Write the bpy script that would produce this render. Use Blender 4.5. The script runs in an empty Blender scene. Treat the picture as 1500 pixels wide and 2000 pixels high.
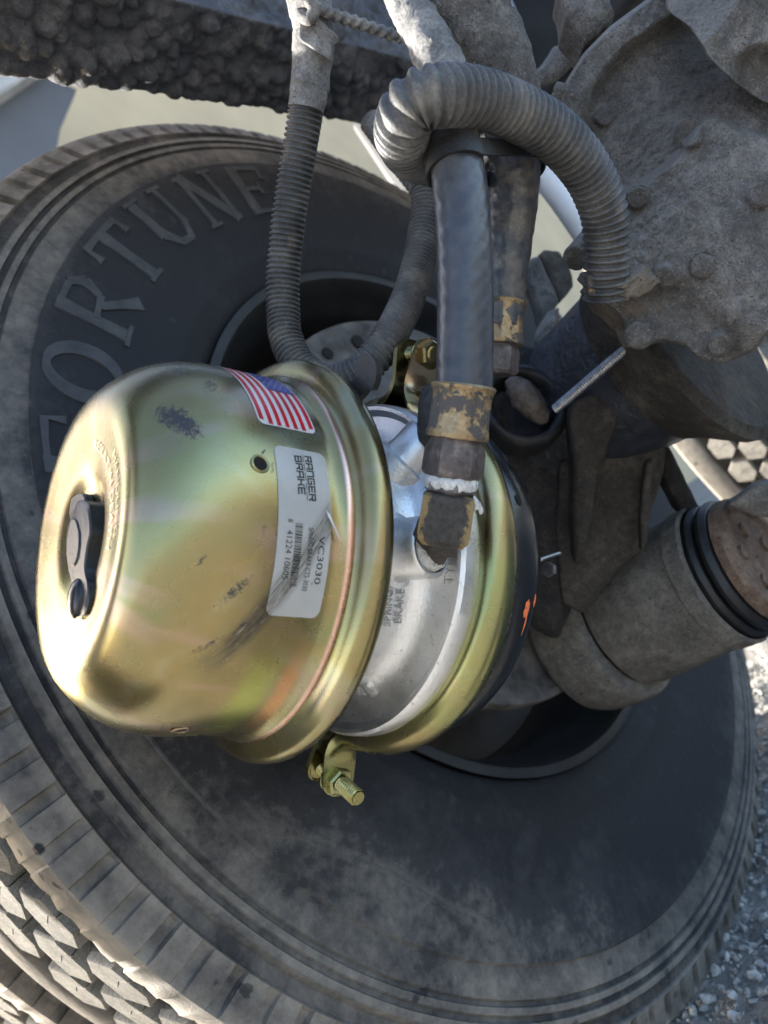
import bpy, bmesh, math, random
import numpy as np
from mathutils import Vector, Matrix, noise
random.seed(7); rng = np.random.default_rng(7)
SC = bpy.context.scene
COL = SC.collection

# ------------------------------------------------------------------ frame of reference
# world: X = rearwards, Y = inboard along the axle, Z = up; the near tyre's inner shoulder plane is Y = 0
F = 1502.0                                   # focal length in pixels of the 1500 x 2000 photograph
AX = np.array([.58179705, .45783882, .67223196]); AX /= np.linalg.norm(AX)
UP = np.array([-.52, .843, -.125]); UP -= AX * (UP @ AX); UP /= np.linalg.norm(UP)
M3 = np.stack([np.cross(AX, UP), AX, UP])     # camera axes -> world axes
CT = np.array([.076, .015, -.8264])
RT = .505                                     # axle height above the ground
ZO = np.array([0, 0, RT])
CAM = M3 @ (-CT) + ZO
def ray(px, py): return M3 @ np.array([(px - 750) / F, -(py - 1000) / F, -1.0])
def W(px, py, d): return CAM + ray(px, py) * d
def WY(px, py, y):
    r = ray(px, py); return CAM + r * ((y - CAM[1]) / r[1])
def WX(px, py, x):
    r = ray(px, py); return CAM + r * ((x - CAM[0]) / r[0])

# ------------------------------------------------------------------ camera, sky, sun, exposure
cam = bpy.data.cameras.new('camera'); camo = bpy.data.objects.new('camera', cam); COL.objects.link(camo)
R4 = Matrix([list(M3[i]) for i in range(3)]).to_4x4()
camo.matrix_world = Matrix.Translation(Vector(CAM)) @ R4
cam.sensor_fit = 'VERTICAL'; cam.sensor_height = 24; cam.lens = 24 * F / 2000
cam.clip_start = .02; cam.clip_end = 500
cam.dof.use_dof = True; cam.dof.focus_distance = .44; cam.dof.aperture_fstop = 6.0
SC.camera = camo

SUN = Vector((.34, -.88, .33)).normalized()
wd = bpy.data.worlds.new('World'); SC.world = wd; wd.use_nodes = True
nt = wd.node_tree; bg = nt.nodes['Background']
sky = nt.nodes.new('ShaderNodeTexSky'); sky.sky_type = 'NISHITA'; sky.sun_disc = False
sky.sun_elevation = math.asin(SUN.z); sky.sun_rotation = math.atan2(SUN.x, SUN.y)
sky.air_density = .8; sky.dust_density = 3.0; sky.ozone_density = 1.0
nt.links.new(sky.outputs[0], bg.inputs[0]); bg.inputs[1].default_value = .12
sl = bpy.data.lights.new('sun', 'SUN'); sl.energy = 4.0; sl.angle = math.radians(.5); sl.color = (1, .96, .90)
so = bpy.data.objects.new('sun', sl); COL.objects.link(so)
so.rotation_euler = SUN.to_track_quat('Z', 'Y').to_euler(); so.location = (0, -3, 4)
SC.view_settings.view_transform = 'Standard'; SC.view_settings.look = 'None'
SC.view_settings.exposure = 2.45; SC.view_settings.gamma = 1

# ------------------------------------------------------------------ node helper
class NT:
    def __init__(s, name):
        s.m = bpy.data.materials.new(name); s.m.use_nodes = True
        s.t = s.m.node_tree; s.b = s.t.nodes['Principled BSDF']; s._p = None
    def n(s, ty, **kw):
        x = s.t.nodes.new('ShaderNode' + ty)
        for k, v in kw.items(): setattr(x, k, v)
        return x
    def lk(s, a, b): s.t.links.new(a, b)
    def put(s, sock, v):
        if isinstance(v, bpy.types.NodeSocket): s.lk(v, sock)
        elif isinstance(v, (tuple, list)) and len(v) == 3 and sock.type == 'RGBA': sock.default_value = (*v, 1)
        else: sock.default_value = v
    @property
    def pos(s):
        if s._p is None: s._p = s.n('NewGeometry').outputs['Position']
        return s._p
    def attr(s, name):
        a = s.n('Attribute'); a.attribute_name = name; return a.outputs['Fac']
    def noise(s, scale, detail=4, rough=.55, vec=None, dist=0, out='Fac'):
        x = s.n('TexNoise'); s.put(x.inputs['Vector'], vec or s.pos); x.inputs['Scale'].default_value = scale
        x.inputs['Detail'].default_value = detail; x.inputs['Roughness'].default_value = rough; x.inputs['Distortion'].default_value = dist
        return x.outputs[out]
    def voro(s, scale, vec=None, feature='F1', rnd=1):
        x = s.n('TexVoronoi', feature=feature); s.put(x.inputs['Vector'], vec or s.pos)
        x.inputs['Scale'].default_value = scale; x.inputs['Randomness'].default_value = rnd
        return x.outputs['Distance']
    def ramp(s, fac, stops, interp='LINEAR'):
        x = s.n('ValToRGB'); x.color_ramp.interpolation = interp; e = x.color_ramp.elements
        while len(e) < len(stops): e.new(.5)
        for el, (p, c) in zip(e, stops):
            el.position = p; el.color = (*c, 1) if isinstance(c, (tuple, list)) else (c, c, c, 1)
        s.lk(fac, x.inputs[0]); return x.outputs[0]
    def mix(s, fac, a, b, mode='MIX'):
        x = s.n('Mix', data_type='RGBA', blend_type=mode)
        s.put(x.inputs[0], fac); s.put(x.inputs[6], a); s.put(x.inputs[7], b); return x.outputs[2]
    def math(s, op, a, b=0.0, c=0.0, clamp=False):
        x = s.n('Math', operation=op, use_clamp=clamp)
        s.put(x.inputs[0], a); s.put(x.inputs[1], b); s.put(x.inputs[2], c); return x.outputs[0]
    def sstep(s, v, lo, hi):
        x = s.n('MapRange', interpolation_type='SMOOTHSTEP'); s.put(x.inputs[0], v)
        x.inputs[1].default_value = lo; x.inputs[2].default_value = hi; return x.outputs[0]
    def comb(s, x, y, z=0.0):
        c = s.n('CombineXYZ'); s.put(c.inputs[0], x); s.put(c.inputs[1], y); s.put(c.inputs[2], z); return c.outputs[0]
    def bump(s, h, dist, strength=1.0, prev=None):
        x = s.n('Bump'); s.put(x.inputs['Height'], h); x.inputs['Distance'].default_value = dist
        x.inputs['Strength'].default_value = strength
        if prev is not None: s.lk(prev, x.inputs['Normal'])
        return x.outputs[0]
    def done(s, color, rough=.6, metal=0.0, normal=None, spec=None):
        s.put(s.b.inputs['Base Color'], color); s.put(s.b.inputs['Roughness'], rough); s.put(s.b.inputs['Metallic'], metal)
        if spec is not None: s.put(s.b.inputs['Specular IOR Level'], spec)
        if normal is not None: s.lk(normal, s.b.inputs['Normal'])
        return s.m

MAT = {}
def simple(name, col, rough=.6, metal=0, var=.25, scale=60, bump=0, bscale=300, spec=None):
    k = NT(name); f = k.ramp(k.noise(scale), [(.3, 1 - var), (.7, 1 + var)])
    c = k.mix(1.0, col, f, 'MULTIPLY')
    nm = k.bump(k.noise(bscale, 5), bump) if bump else None
    MAT[name] = k.done(c, rough, metal, nm, spec); return MAT[name]

def grime(name, dark, mid, light, bump=.0016, sc=1.0, rough=.85, dustup=None, micro=1.0):
    """crusted road dirt over iron"""
    k = NT(name); n1 = k.noise(26 * sc, 6, .62); n2 = k.noise(140 * sc, 5, .65); n3 = k.noise(620 * sc, 4, .7)
    big = k.math('ADD', k.math('ADD', k.math('MULTIPLY', n1, .42), k.math('MULTIPLY', n2, .30)), k.math('MULTIPLY', n3, .28))
    c = k.ramp(big, [(.34, dark), (.5, mid), (.66, light)])
    c = k.mix(k.sstep(n3, .60, .72), c, light)                       # grit
    c = k.mix(k.sstep(k.noise(420 * sc, 2), .64, .72), c, dark)
    if dustup:                                                       # dust that settled on upward faces
        g = k.n('NewGeometry').outputs['Normal']; x = k.n('SeparateXYZ'); k.lk(g, x.inputs[0])
        c = k.mix(k.math('MULTIPLY', k.sstep(x.outputs[2], .0, .8), dustup[1]), c, dustup[0])
    h = k.math('ADD', k.math('ADD', k.math('MULTIPLY', n2, 1.0), k.math('MULTIPLY', n1, 1.2)), k.math('MULTIPLY', n3, .28 * micro))
    MAT[name] = k.done(c, rough, 0, k.bump(h, bump), .25); return MAT[name]

grime('casting_dirt', (.062, .058, .055), (.155, .146, .138), (.38, .36, .335), .0050, dustup=((.36, .345, .325), .55), micro=2.4)
grime('casting_warm', (.065, .055, .046), (.145, .122, .100), (.27, .23, .19), .0028, dustup=((.28, .25, .22), .4), micro=2.0)
grime('dark_dirt', (.012, .012, .013), (.030, .028, .028), (.08, .073, .066), .0026)
grime('brown_dirt', (.020, .018, .016), (.048, .042, .036), (.11, .096, .08), .0026)
grime('crust', (.040, .042, .050), (.082, .085, .096), (.17, .17, .175), .0022, rough=.75)
grime('bush_dirt', (.048, .045, .042), (.14, .127, .112), (.27, .245, .21), .0016, sc=.8)
grime('rust_dirt', (.05, .028, .018), (.13, .085, .06), (.25, .18, .13), .002)
simple('blue_tube', (.020, .024, .034), .40, 0, .5, 40, .0014, 160)
simple('sun_blocker_grey', (.20, .19, .175), .8)
simple('black_rubber', (.012, .012, .013), .5, 0, .3, 90, .0005, 400)
simple('black_paint', (.008, .009, .011), .22, 0, .3, 60, .0002, 300)
simple('plug_plastic', (.020, .021, .024), .34, 0, .25, 120, .0003, 500)
simple('dark_steel', (.020, .021, .023), .6, .2, .4, 30)
simple('steel', (.40, .40, .41), .38, 1, .3, 200, .0002, 600)
simple('hole_dark', (.004, .004, .004), .9)
simple('orange_paint', (.75, .17, .05), .5, 0, .3, 300, .0006, 700)
simple('white_tape', (.62, .61, .58), .7, 0, .3, 400, .0016, 900)
simple('print_black', (.012, .012, .012), .5)
simple('beige_wall', (.64, .49, .30), .9, 0, .12, 1.5)
simple('grey_wall', (.13, .13, .135), .9, 0, .15, 2)
simple('coping', (.50, .47, .43), .9, 0, .2, 8)
simple('pale_paint', (.62, .62, .63), .5, 0, .15, 20)
simple('drum_grey', (.095, .087, .080), .85, 0, .6, 45, .001, 120)
simple('cap_clear', (.30, .31, .33), .18, 0, .1, 100)

def gold_mat(name, kind):
    k = NT(name); s = k.attr('s'); ph = k.attr('ph')
    v = k.comb(k.math('MULTIPLY', s, 1.0), k.math('MULTIPLY', ph, .097))
    n1 = k.noise(17, 3, .5, dist=.6); n2 = k.noise(9, 2, .5)
    c = k.ramp(n1, [(.26, (.235, .24, .12)), (.42, (.285, .24, .118)), (.53, (.32, .255, .118)), (.66, (.355, .33, .205)), (.80, (.38, .295, .23))])
    c = k.mix(k.math('MULTIPLY', k.sstep(n2, .5, .68), .55), c, (.33, .37, .155))
    c = k.mix(k.math('MULTIPLY', k.sstep(k.noise(13, 2, vec=k.comb(k.math('MULTIPLY', ph, .3), s, 3.0)), .52, .68), .5), c, (.45, .315, .26))
    # rolled ridge in front of the bead wears pinkish
    d = k.math('ABSOLUTE', k.math('SUBTRACT', s, -.0088))
    if kind == 'body': c = k.mix(k.math('MULTIPLY', k.sstep(d, .0022, .0008), .8), c, (.80, .50, .42))
    # rainbow stripe of the passivation low on the barrel
    if kind == 'body':
        d2 = k.math('ABSOLUTE', k.math('ADD', k.math('SUBTRACT', s, -.020), k.math('MULTIPLY', k.math('SUBTRACT', ph, .75), -.004)))
        msk = k.math('MULTIPLY', k.sstep(d2, .007, .001), k.sstep(k.math('ABSOLUTE', k.math('SUBTRACT', ph, .75)), .42, .1))
        c = k.mix(k.math('MULTIPLY', msk, .55), c, (.72, .30, .12))
        d3 = k.math('ABSOLUTE', k.math('SUBTRACT', s, -.036))
        msk = k.math('MULTIPLY', k.sstep(d3, .012, .003), k.sstep(k.math('ABSOLUTE', k.math('SUBTRACT', ph, .85)), .5, .15))
        c = k.mix(k.math('MULTIPLY', msk, .5), c, (.42, .50, .10))
    fine = k.noise(900, 3, .7); streak = k.noise(1.0, 4, .6, vec=k.comb(k.math('MULTIPLY', s, 1500), k.math('MULTIPLY', ph, 14)))
    c = k.mix(k.math('MULTIPLY', k.sstep(fine, .5, .75), .18), c, (.30, .24, .12))
    # wear: rubbed-off black patches and scuffs, each with its own place
    wear = None
    if kind == 'body':
        X = s; Y = k.math('MULTIPLY', ph, .093)
        grain = k.noise(1500, 3, .7); gr2 = k.noise(420, 4, .7)
        for (s0, p0, ra, rb, ang, dens) in [(-.0840, -.694, .0058, .0155, -.45, .40), (-.0668, -.932, .0050, .010, .3, .495), (-.0748, -1.15, .0060, .012, .2, .495),
                                            (-.0610, .17, .0030, .012, .75, .48), (-.0545, .34, .002, .006, .7, .49), (-.0515, -.12, .0018, .006, .2, .51),
                                            (-.0445, -1.32, .006, .012, .2, .47), (-.050, -.5, .001, .004, .9, .48), (-.047, -.42, .0012, .004, .2, .49), (-.066, .44, .002, .010, .8, .49), (-.076, .05, .0012, .005, .4, .49)]:
            dx = k.math('SUBTRACT', X, s0); dy = k.math('SUBTRACT', Y, p0 * .093)
            ca, sa = math.cos(ang), math.sin(ang)
            a = k.math('ADD', k.math('MULTIPLY', dx, ca / ra), k.math('MULTIPLY', dy, sa / ra))
            b = k.math('ADD', k.math('MULTIPLY', dx, -sa / rb), k.math('MULTIPLY', dy, ca / rb))
            q = k.math('ADD', k.math('MULTIPLY', a, a), k.math('MULTIPLY', b, b))
            e = k.math('SUBTRACT', k.math('ADD', k.math('MULTIPLY', grain, .55), k.math('MULTIPLY', gr2, .45)), k.math('MULTIPLY', q, .16))
            w = k.sstep(e, dens - .03, dens + .03)
            wear = w if wear is None else k.math('MAXIMUM', wear, w)
        # long diagonal scrape that runs off the sticker
        dx = k.math('SUBTRACT', X, -.0185); dy = k.math('SUBTRACT', Y, -.0205)
        al = k.math('ADD', k.math('MULTIPLY', dx, -.528), k.math('MULTIPLY', dy, .85))
        pe = k.math('ADD', k.math('MULTIPLY', dx, .85), k.math('MULTIPLY', dy, .528))
        st = k.noise(1.0, 5, .7, vec=k.comb(k.math('MULTIPLY', al, 60), k.math('MULTIPLY', pe, 1600)))
        m = k.math('MULTIPLY', k.sstep(k.math('ABSOLUTE', pe), .0075, .0020), k.math('MULTIPLY', k.sstep(al, .030, .040), k.sstep(al, .092, .07)))
        c = k.mix(k.math('MULTIPLY', m, k.sstep(st, .36, .52)), c, (.10, .09, .075))
        c = k.mix(k.math('MULTIPLY', m, k.sstep(st, .58, .66)), c, (.55, .53, .50))
        # fine dark nicks
        nick = k.noise(1.0, 3, .6, vec=k.comb(k.math('MULTIPLY', X, 260), k.math('MULTIPLY', Y, 900)))
        wear = k.math('MAXIMUM', wear, k.math('MULTIPLY', k.sstep(nick, .70, .73), .7))
        c = k.mix(wear, c, (.035, .034, .04))
    else:
        nick = k.noise(1.0, 3, .6, vec=k.comb(k.math('MULTIPLY', s, 500), k.math('MULTIPLY', ph, 60)))
        wear = k.math('MULTIPLY', k.sstep(nick, .74, .78), .75); c = k.mix(wear, c, (.06, .05, .04))
    r = k.math('ADD', k.math('MULTIPLY', k.noise(40, 4), .16), .19)
    r = k.math('ADD', r, k.math('MULTIPLY', wear, .3))
    h = k.math('ADD', k.math('MULTIPLY', fine, .5), k.math('MULTIPLY', streak, .25))
    nm = k.bump(h, .00012, .6); nm = k.bump(k.noise(24, 2), .0010, .5, nm)
    MAT[name] = k.done(c, r, k.math('SUBTRACT', 1.0, k.math('MULTIPLY', wear, .8)), nm); return MAT[name]
gold_mat('gold_body', 'body'); gold_mat('gold_band', 'band')

def alu_mat():
    k = NT('cast_aluminium'); n = k.noise(30, 5, .6); f = k.noise(700, 4, .65)
    c = k.ramp(n, [(.3, (.60, .61, .62)), (.55, (.76, .77, .78)), (.75, (.87, .88, .89))])
    c = k.mix(k.math('MULTIPLY', k.sstep(k.noise(260, 5, .7), .58, .70), .55), c, (.20, .19, .18))
    r = k.math('ADD', k.math('MULTIPLY', k.noise(60, 4), .28), .18)
    nm = k.bump(k.math('ADD', f, k.math('MULTIPLY', k.noise(90, 3), .9)), .00028)
    MAT['cast_aluminium'] = k.done(c, r, 1.0, nm)
alu_mat()

def brass_mat():
    k = NT('worn_brass'); n = k.noise(75, 4, .6, dist=.4)
    m = k.sstep(k.math('ADD', k.math('MULTIPLY', n, .7), k.math('MULTIPLY', k.noise(260, 4, .7), .3)), .49, .535)
    c = k.mix(m, k.ramp(k.noise(300, 4), [(.3, (.24, .165, .085)), (.7, (.40, .30, .175))]), (.070, .062, .058))
    nm = k.bump(k.math('ADD', k.noise(500, 4), k.math('MULTIPLY', m, .6)), .0007)
    MAT['worn_brass'] = k.done(c, k.math('ADD', k.math('MULTIPLY', m, .3), .42), k.math('SUBTRACT', .7, k.math('MULTIPLY', m, .65)), nm)
    k = NT('greasy_brass'); n = k.noise(170, 6, .75)
    m = k.math('SUBTRACT', 1.0, k.sstep(k.math('ADD', k.math('MULTIPLY', k.attr('edge'), .42), n), .66, .80))
    c = k.mix(m, (.30, .22, .11), k.ramp(k.noise(300, 5, .7), [(.3, (.012, .011, .010)), (.75, (.075, .064, .054))]))
    MAT['greasy_brass'] = k.done(c, .45, k.math('SUBTRACT', .9, k.math('MULTIPLY', m, .85)), k.bump(k.noise(420, 5, .7), .0016))
    k = NT('oxide_steel'); n = k.noise(140, 5, .65)
    c = k.ramp(n, [(.3, (.045, .038, .037)), (.55, (.11, .092, .088)), (.75, (.24, .21, .20))])
    MAT['oxide_steel'] = k.done(c, .5, .35, k.bump(k.noise(300, 5), .0010))
brass_mat()
simple('cast_letter', (.34, .34, .34), .5, .4, .15, 300)
simple('gold_stamp', (.66, .60, .42), .3, 1, .2, 300)  # lighter than the plating: the shading of stamped edges put into the colour

def rubber_mats():
    # split loom: black polyethylene grey with dust
    k = NT('dusty_loom'); n = k.noise(45, 5, .6); f = k.noise(600, 4, .7)
    g = k.n('NewGeometry').outputs['Normal']; x = k.n('SeparateXYZ'); k.lk(g, x.inputs[0])
    c = k.ramp(k.math('ADD', k.math('MULTIPLY', n, .6), k.math('MULTIPLY', f, .4)), [(.34, (.026, .026, .028)), (.5, (.068, .067, .067)), (.68, (.17, .162, .15))])
    c = k.mix(k.math('MULTIPLY', k.sstep(k.noise(34, 5, .7), .54, .72), .6), c, (.22, .195, .155))
    MAT['dusty_loom'] = k.done(c, .5, 0, k.bump(f, .0004), .5)
    k = NT('dusty_loom_light'); n = k.noise(60, 5, .6); f = k.noise(500, 5, .7)
    c = k.ramp(k.math('ADD', k.math('MULTIPLY', n, .5), k.math('MULTIPLY', f, .5)), [(.34, (.07, .068, .068)), (.5, (.19, .185, .18)), (.66, (.36, .345, .32))])
    MAT['dusty_loom_light'] = k.done(c, .7, 0, k.bump(f, .0014), .3)
    # smooth air hose
    k = NT('hose_rubber'); n = k.noise(55, 5, .65); f = k.noise(350, 4)
    w = k.n('TexWave', wave_type='BANDS', bands_direction='DIAGONAL'); k.put(w.inputs[0], k.pos); w.inputs['Scale'].default_value = 75; w.inputs['Distortion'].default_value = 1.5
    c = k.ramp(n, [(.35, (.026, .031, .040)), (.6, (.042, .048, .060)), (.8, (.070, .077, .088))])
    c = k.mix(k.math('MULTIPLY', k.attr('dirt'), k.sstep(k.noise(90, 6, .75), .36, .70)), c, (.15, .13, .108))
    c = k.mix(k.math('MULTIPLY', k.attr('dirt'), k.sstep(k.noise(70, 6, .75, dist=1), .52, .72)), c, (.03, .029, .029))
    MAT['hose_rubber'] = k.done(c, .30, 0, k.bump(k.math('ADD', k.math('MULTIPLY', w.outputs['Fac'], .5), f), .00022), .5)
    # tyre
    k = NT('tyre_rubber'); d = k.attr('dust')
    n = k.noise(22, 6, .65); n2 = k.noise(120, 5, .65); f = k.noise(700, 3)
    q = k.math('ADD', d, k.math('ADD', k.math('MULTIPLY', k.math('SUBTRACT', n, .5), .9), k.math('MULTIPLY', k.math('SUBTRACT', n2, .5), .5)))
    c = k.ramp(q, [(.08, (.014, .0145, .017)), (.34, (.034, .034, .036)), (.58, (.118, .109, .098)), (.95, (.275, .25, .215))])
    spots = k.math('ADD', k.voro(46), k.math('MULTIPLY', k.math('SUBTRACT', k.noise(110, 3), .5), .5)); c = k.mix(k.math('MULTIPLY', k.sstep(spots, .20, .12), k.sstep(k.noise(9, 2), .5, .6)), c, (.028, .029, .031))
    c = k.mix(k.math('MULTIPLY', k.sstep(k.noise(1.0, 5, .7, vec=k.comb(k.math('MULTIPLY', d, 5), k.noise(30, 4), 1.0)), .55, .7), .25), c, (.22, .20, .175))
    MAT['tyre_rubber'] = k.done(c, .72, 0, k.bump(k.math('ADD', n2, k.math('MULTIPLY', f, .4)), .0012), .3)
    k = NT('tread_rubber'); n = k.noise(60, 6, .7); f = k.noise(450, 5, .75)
    c = k.ramp(k.math('ADD', k.math('MULTIPLY', n, .45), k.math('MULTIPLY', f, .55)), [(.32, (.10, .095, .085)), (.5, (.24, .226, .20)), (.7, (.42, .40, .355))])
    MAT['tread_rubber'] = k.done(c, .85, 0, k.bump(f, .0018), .2)
    k = NT('letter_rubber'); n = k.noise(60, 5, .65)
    MAT['letter_rubber'] = k.done(k.ramp(n, [(.3, (.030, .031, .034)), (.6, (.055, .056, .058)), (.8, (.085, .084, .082))]), .65, 0, k.bump(n, .001), .3)
rubber_mats()
simple('letter_faint', (.030, .031, .034), .65, 0, .4, 60, .001, 60)

def sticker_mat():
    k = NT('sticker_paper'); s = k.attr('s'); ph = k.attr('ph')
    X = s; Y = k.math('MULTIPLY', ph, .097)
    dx = k.math('SUBTRACT', X, -.0185); dy = k.math('SUBTRACT', Y, -.0205)
    al = k.math('ADD', k.math('MULTIPLY', dx, -.528), k.math('MULTIPLY', dy, .85))
    pe = k.math('ADD', k.math('MULTIPLY', dx, .85), k.math('MULTIPLY', dy, .528))
    st = k.noise(1.0, 5, .72, vec=k.comb(k.math('MULTIPLY', al, 90), k.math('MULTIPLY', pe, 1500)))
    m = k.math('MULTIPLY', k.sstep(k.math('ABSOLUTE', pe), .0070, .0015), k.math('MULTIPLY', k.sstep(al, -.012, .002), 1.0))
    c = k.ramp(k.noise(40, 4), [(.3, (.34, .335, .315)), (.7, (.41, .405, .385))])
    c = k.mix(k.math('MULTIPLY', m, k.sstep(st, .34, .50)), c, (.20, .19, .165))
    c = k.mix(k.math('MULTIPLY', m, k.sstep(st, .53, .60)), c, (.025, .023, .021))
    MAT['sticker_paper'] = k.done(c, .38, 0, k.bump(k.noise(160, 3), .0006, .5), .5)
    simple('flag_red', (.42, .010, .022), .28); simple('flag_white', (.52, .51, .49), .28, var=.06); simple('flag_blue', (.028, .042, .21), .28, var=.3, scale=200)
sticker_mat()

def ground_mat():
    k = NT('gravel_ground'); n = k.noise(14, 6, .6); v = k.voro(120); f = k.noise(300, 5, .7)
    c = k.ramp(k.math('ADD', k.math('MULTIPLY', n, .5), k.math('MULTIPLY', f, .5)), [(.32, (.13, .125, .115)), (.5, (.30, .29, .265)), (.68, (.50, .485, .45))])
    MAT['gravel_ground'] = k.done(c, .9, 0, k.bump(k.math('ADD', f, v), .004), .2)
    k = NT('gravel_stone'); n = k.noise(90, 4)
    MAT['gravel_stone'] = k.done(k.ramp(n, [(.3, (.20, .195, .18)), (.55, (.38, .37, .34)), (.75, (.58, .56, .51))]), .85, 0, k.bump(k.noise(500, 4), .001), .2)
ground_mat()

# ------------------------------------------------------------------ object helpers
def link(name, verts, faces, mat, parent=None, smooth=True, sharp=None, attrs=None, loc=None):
    me = bpy.data.meshes.new(name)
    me.from_pydata([tuple(map(float, v)) for v in verts], [], [tuple(map(int, f)) for f in faces]); me.update()
    if mat: me.materials.append(MAT[mat] if isinstance(mat, str) else mat)
    if smooth:
        me.polygons.foreach_set('use_smooth', [True] * len(me.polygons))
        if sharp: me.set_sharp_from_angle(angle=math.radians(sharp))
    for an, vals in (attrs or {}).items():
        a = me.attributes.new(an, 'FLOAT', 'POINT'); a.data.foreach_set('value', np.asarray(vals, dtype=np.float32))
    o = bpy.data.objects.new(name, me); COL.objects.link(o)
    if parent is not None: adopt(o, parent)
    return o
def adopt(o, parent):
    o.parent = parent                       # meshes are built in world coordinates; only Empties are offset
    o.matrix_parent_inverse = Matrix.Translation(-parent.location) if parent.type == 'EMPTY' else Matrix.Identity(4)
def thing(name, label, cat, loc, group=None):
    o = bpy.data.objects.new(name, None); COL.objects.link(o); o.location = tuple(map(float, loc)); o.empty_display_size = .02
    tag(o, label, cat, group); return o
def tag(o, label, cat, group=None):
    o['label'] = label; o['category'] = cat
    if group: o['group'] = group
    return o
def structure(o): o['kind'] = 'structure'; return o
def unit(v): v = np.asarray(v, float); return v / np.linalg.norm(v)
def perp(a):
    a = unit(a); t = np.array([0, 0, 1.]) if abs(a[2]) < .9 else np.array([1., 0, 0]); e = unit(np.cross(a, t)); return e, np.cross(a, e)

def lathe(prof, org, axis, e1, nseg=96, a0=0.0, a1=2 * math.pi, mod=None):
    """prof [(s, r)] about org + s*axis; returns verts, faces, attrs(s, ph)"""
    axis = unit(axis); e1 = unit(e1); e2 = np.cross(axis, e1); full = abs(a1 - a0 - 2 * math.pi) < 1e-6
    n = nseg if full else nseg + 1; P = len(prof); vs, fs, S, PH = [], [], [], []
    for i in range(n):
        a = a0 + (a1 - a0) * i / nseg; d = math.cos(a) * e1 + math.sin(a) * e2
        for j, (s, r) in enumerate(prof):
            if mod: s_, r_ = mod(j, i, s, r)
            else: s_, r_ = s, r
            vs.append(org + s_ * axis + r_ * d); S.append(s); PH.append((a + math.pi) % (2 * math.pi) - math.pi)
    for i in range(nseg):
        k = (i + 1) % n
        for j in range(P - 1): fs.append((i * P + j, i * P + j + 1, k * P + j + 1, k * P + j))
    return vs, fs, {'s': S, 'ph': PH}

def spline(pts, n):
    """Catmull-Rom through pts (rows may carry extra columns), resampled evenly"""
    P = np.asarray(pts, float); P = np.vstack([2 * P[0] - P[1], P, 2 * P[-1] - P[-2]]); out = []
    for i in range(1, len(P) - 2):
        for t in np.linspace(0, 1, 40, endpoint=False):
            a, b, c, d = P[i - 1], P[i], P[i + 1], P[i + 2]
            out.append(.5 * ((2 * b) + (c - a) * t + (2 * a - 5 * b + 4 * c - d) * t * t + (3 * b - a - 3 * c + d) * t ** 3))
    out.append(P[-2]); out = np.array(out)
    L = np.concatenate([[0], np.cumsum(np.linalg.norm(np.diff(out[:, :3], axis=0), axis=1))])
    u = np.linspace(0, L[-1], n); return np.stack([np.interp(u, L, out[:, k]) for k in range(out.shape[1])], 1), u

def tube(path, rad, seg=24, caps=True, rmod=None):
    """path Nx3, rad scalar/array; rmod(i, angle, arclen) -> factor added to radius"""
    P = np.asarray(path, float); N = len(P); rad = np.broadcast_to(np.asarray(rad, float), (N,))
    T = np.gradient(P, axis=0); T /= np.linalg.norm(T, axis=1)[:, None]
    u = perp(T[0])[0]; L = np.concatenate([[0], np.cumsum(np.linalg.norm(np.diff(P, axis=0), axis=1))])
    vs, fs = [], []
    for i in range(N):
        u = unit(u - T[i] * (u @ T[i])); v = np.cross(T[i], u)
        for k in range(seg):
            a = 2 * math.pi * k / seg; r = rad[i] + (rmod(i, a, L[i]) if rmod else 0)
            vs.append(P[i] + r * (math.cos(a) * u + math.sin(a) * v))
    for i in range(N - 1):
        for k in range(seg):
            q = (k + 1) % seg; fs.append((i * seg + k, i * seg + q, (i + 1) * seg + q, (i + 1) * seg + k))
    if caps:
        fs.append(tuple(range(seg))[::-1]); fs.append(tuple((N - 1) * seg + k for k in range(seg)))
    return vs, fs

def box_mesh(org, ex, ey, ez, bevel=0.0, seg=2):
    """box centred at org with half extents given by the vectors ex, ey, ez"""
    bm = bmesh.new(); bmesh.ops.create_cube(bm, size=2)
    Mx = np.stack([ex, ey, ez], 1)
    for v in bm.verts: v.co = Vector(np.asarray(org) + Mx @ np.array(v.co))
    if bevel: bmesh.ops.bevel(bm, geom=list(bm.edges), offset=bevel, segments=seg, profile=.5, affect='EDGES')
    bmesh.ops.recalc_face_normals(bm, faces=bm.faces)
    bm.verts.ensure_lookup_table(); bm.verts.index_update()
    vs = [np.array(v.co) for v in bm.verts]; fs = [[v.index for v in f.verts] for f in bm.faces]; bm.free(); return vs, fs

def join(*parts):
    V, Fc = [], []
    for vs, fs in parts:
        o = len(V); V += list(vs); Fc += [tuple(i + o for i in f) for f in fs]
    return V, Fc

def nz(p, sc, seed=0.0): return noise.noise(Vector((p[0] * sc + seed, p[1] * sc - seed, p[2] * sc + 2 * seed)))
def fbm(p, sc, oct=4, seed=0.0):
    a, s = 0, 1.0
    for k in range(oct): a += s * nz(p, sc * 2 ** k, seed + 7 * k); s *= .55
    return a

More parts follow.
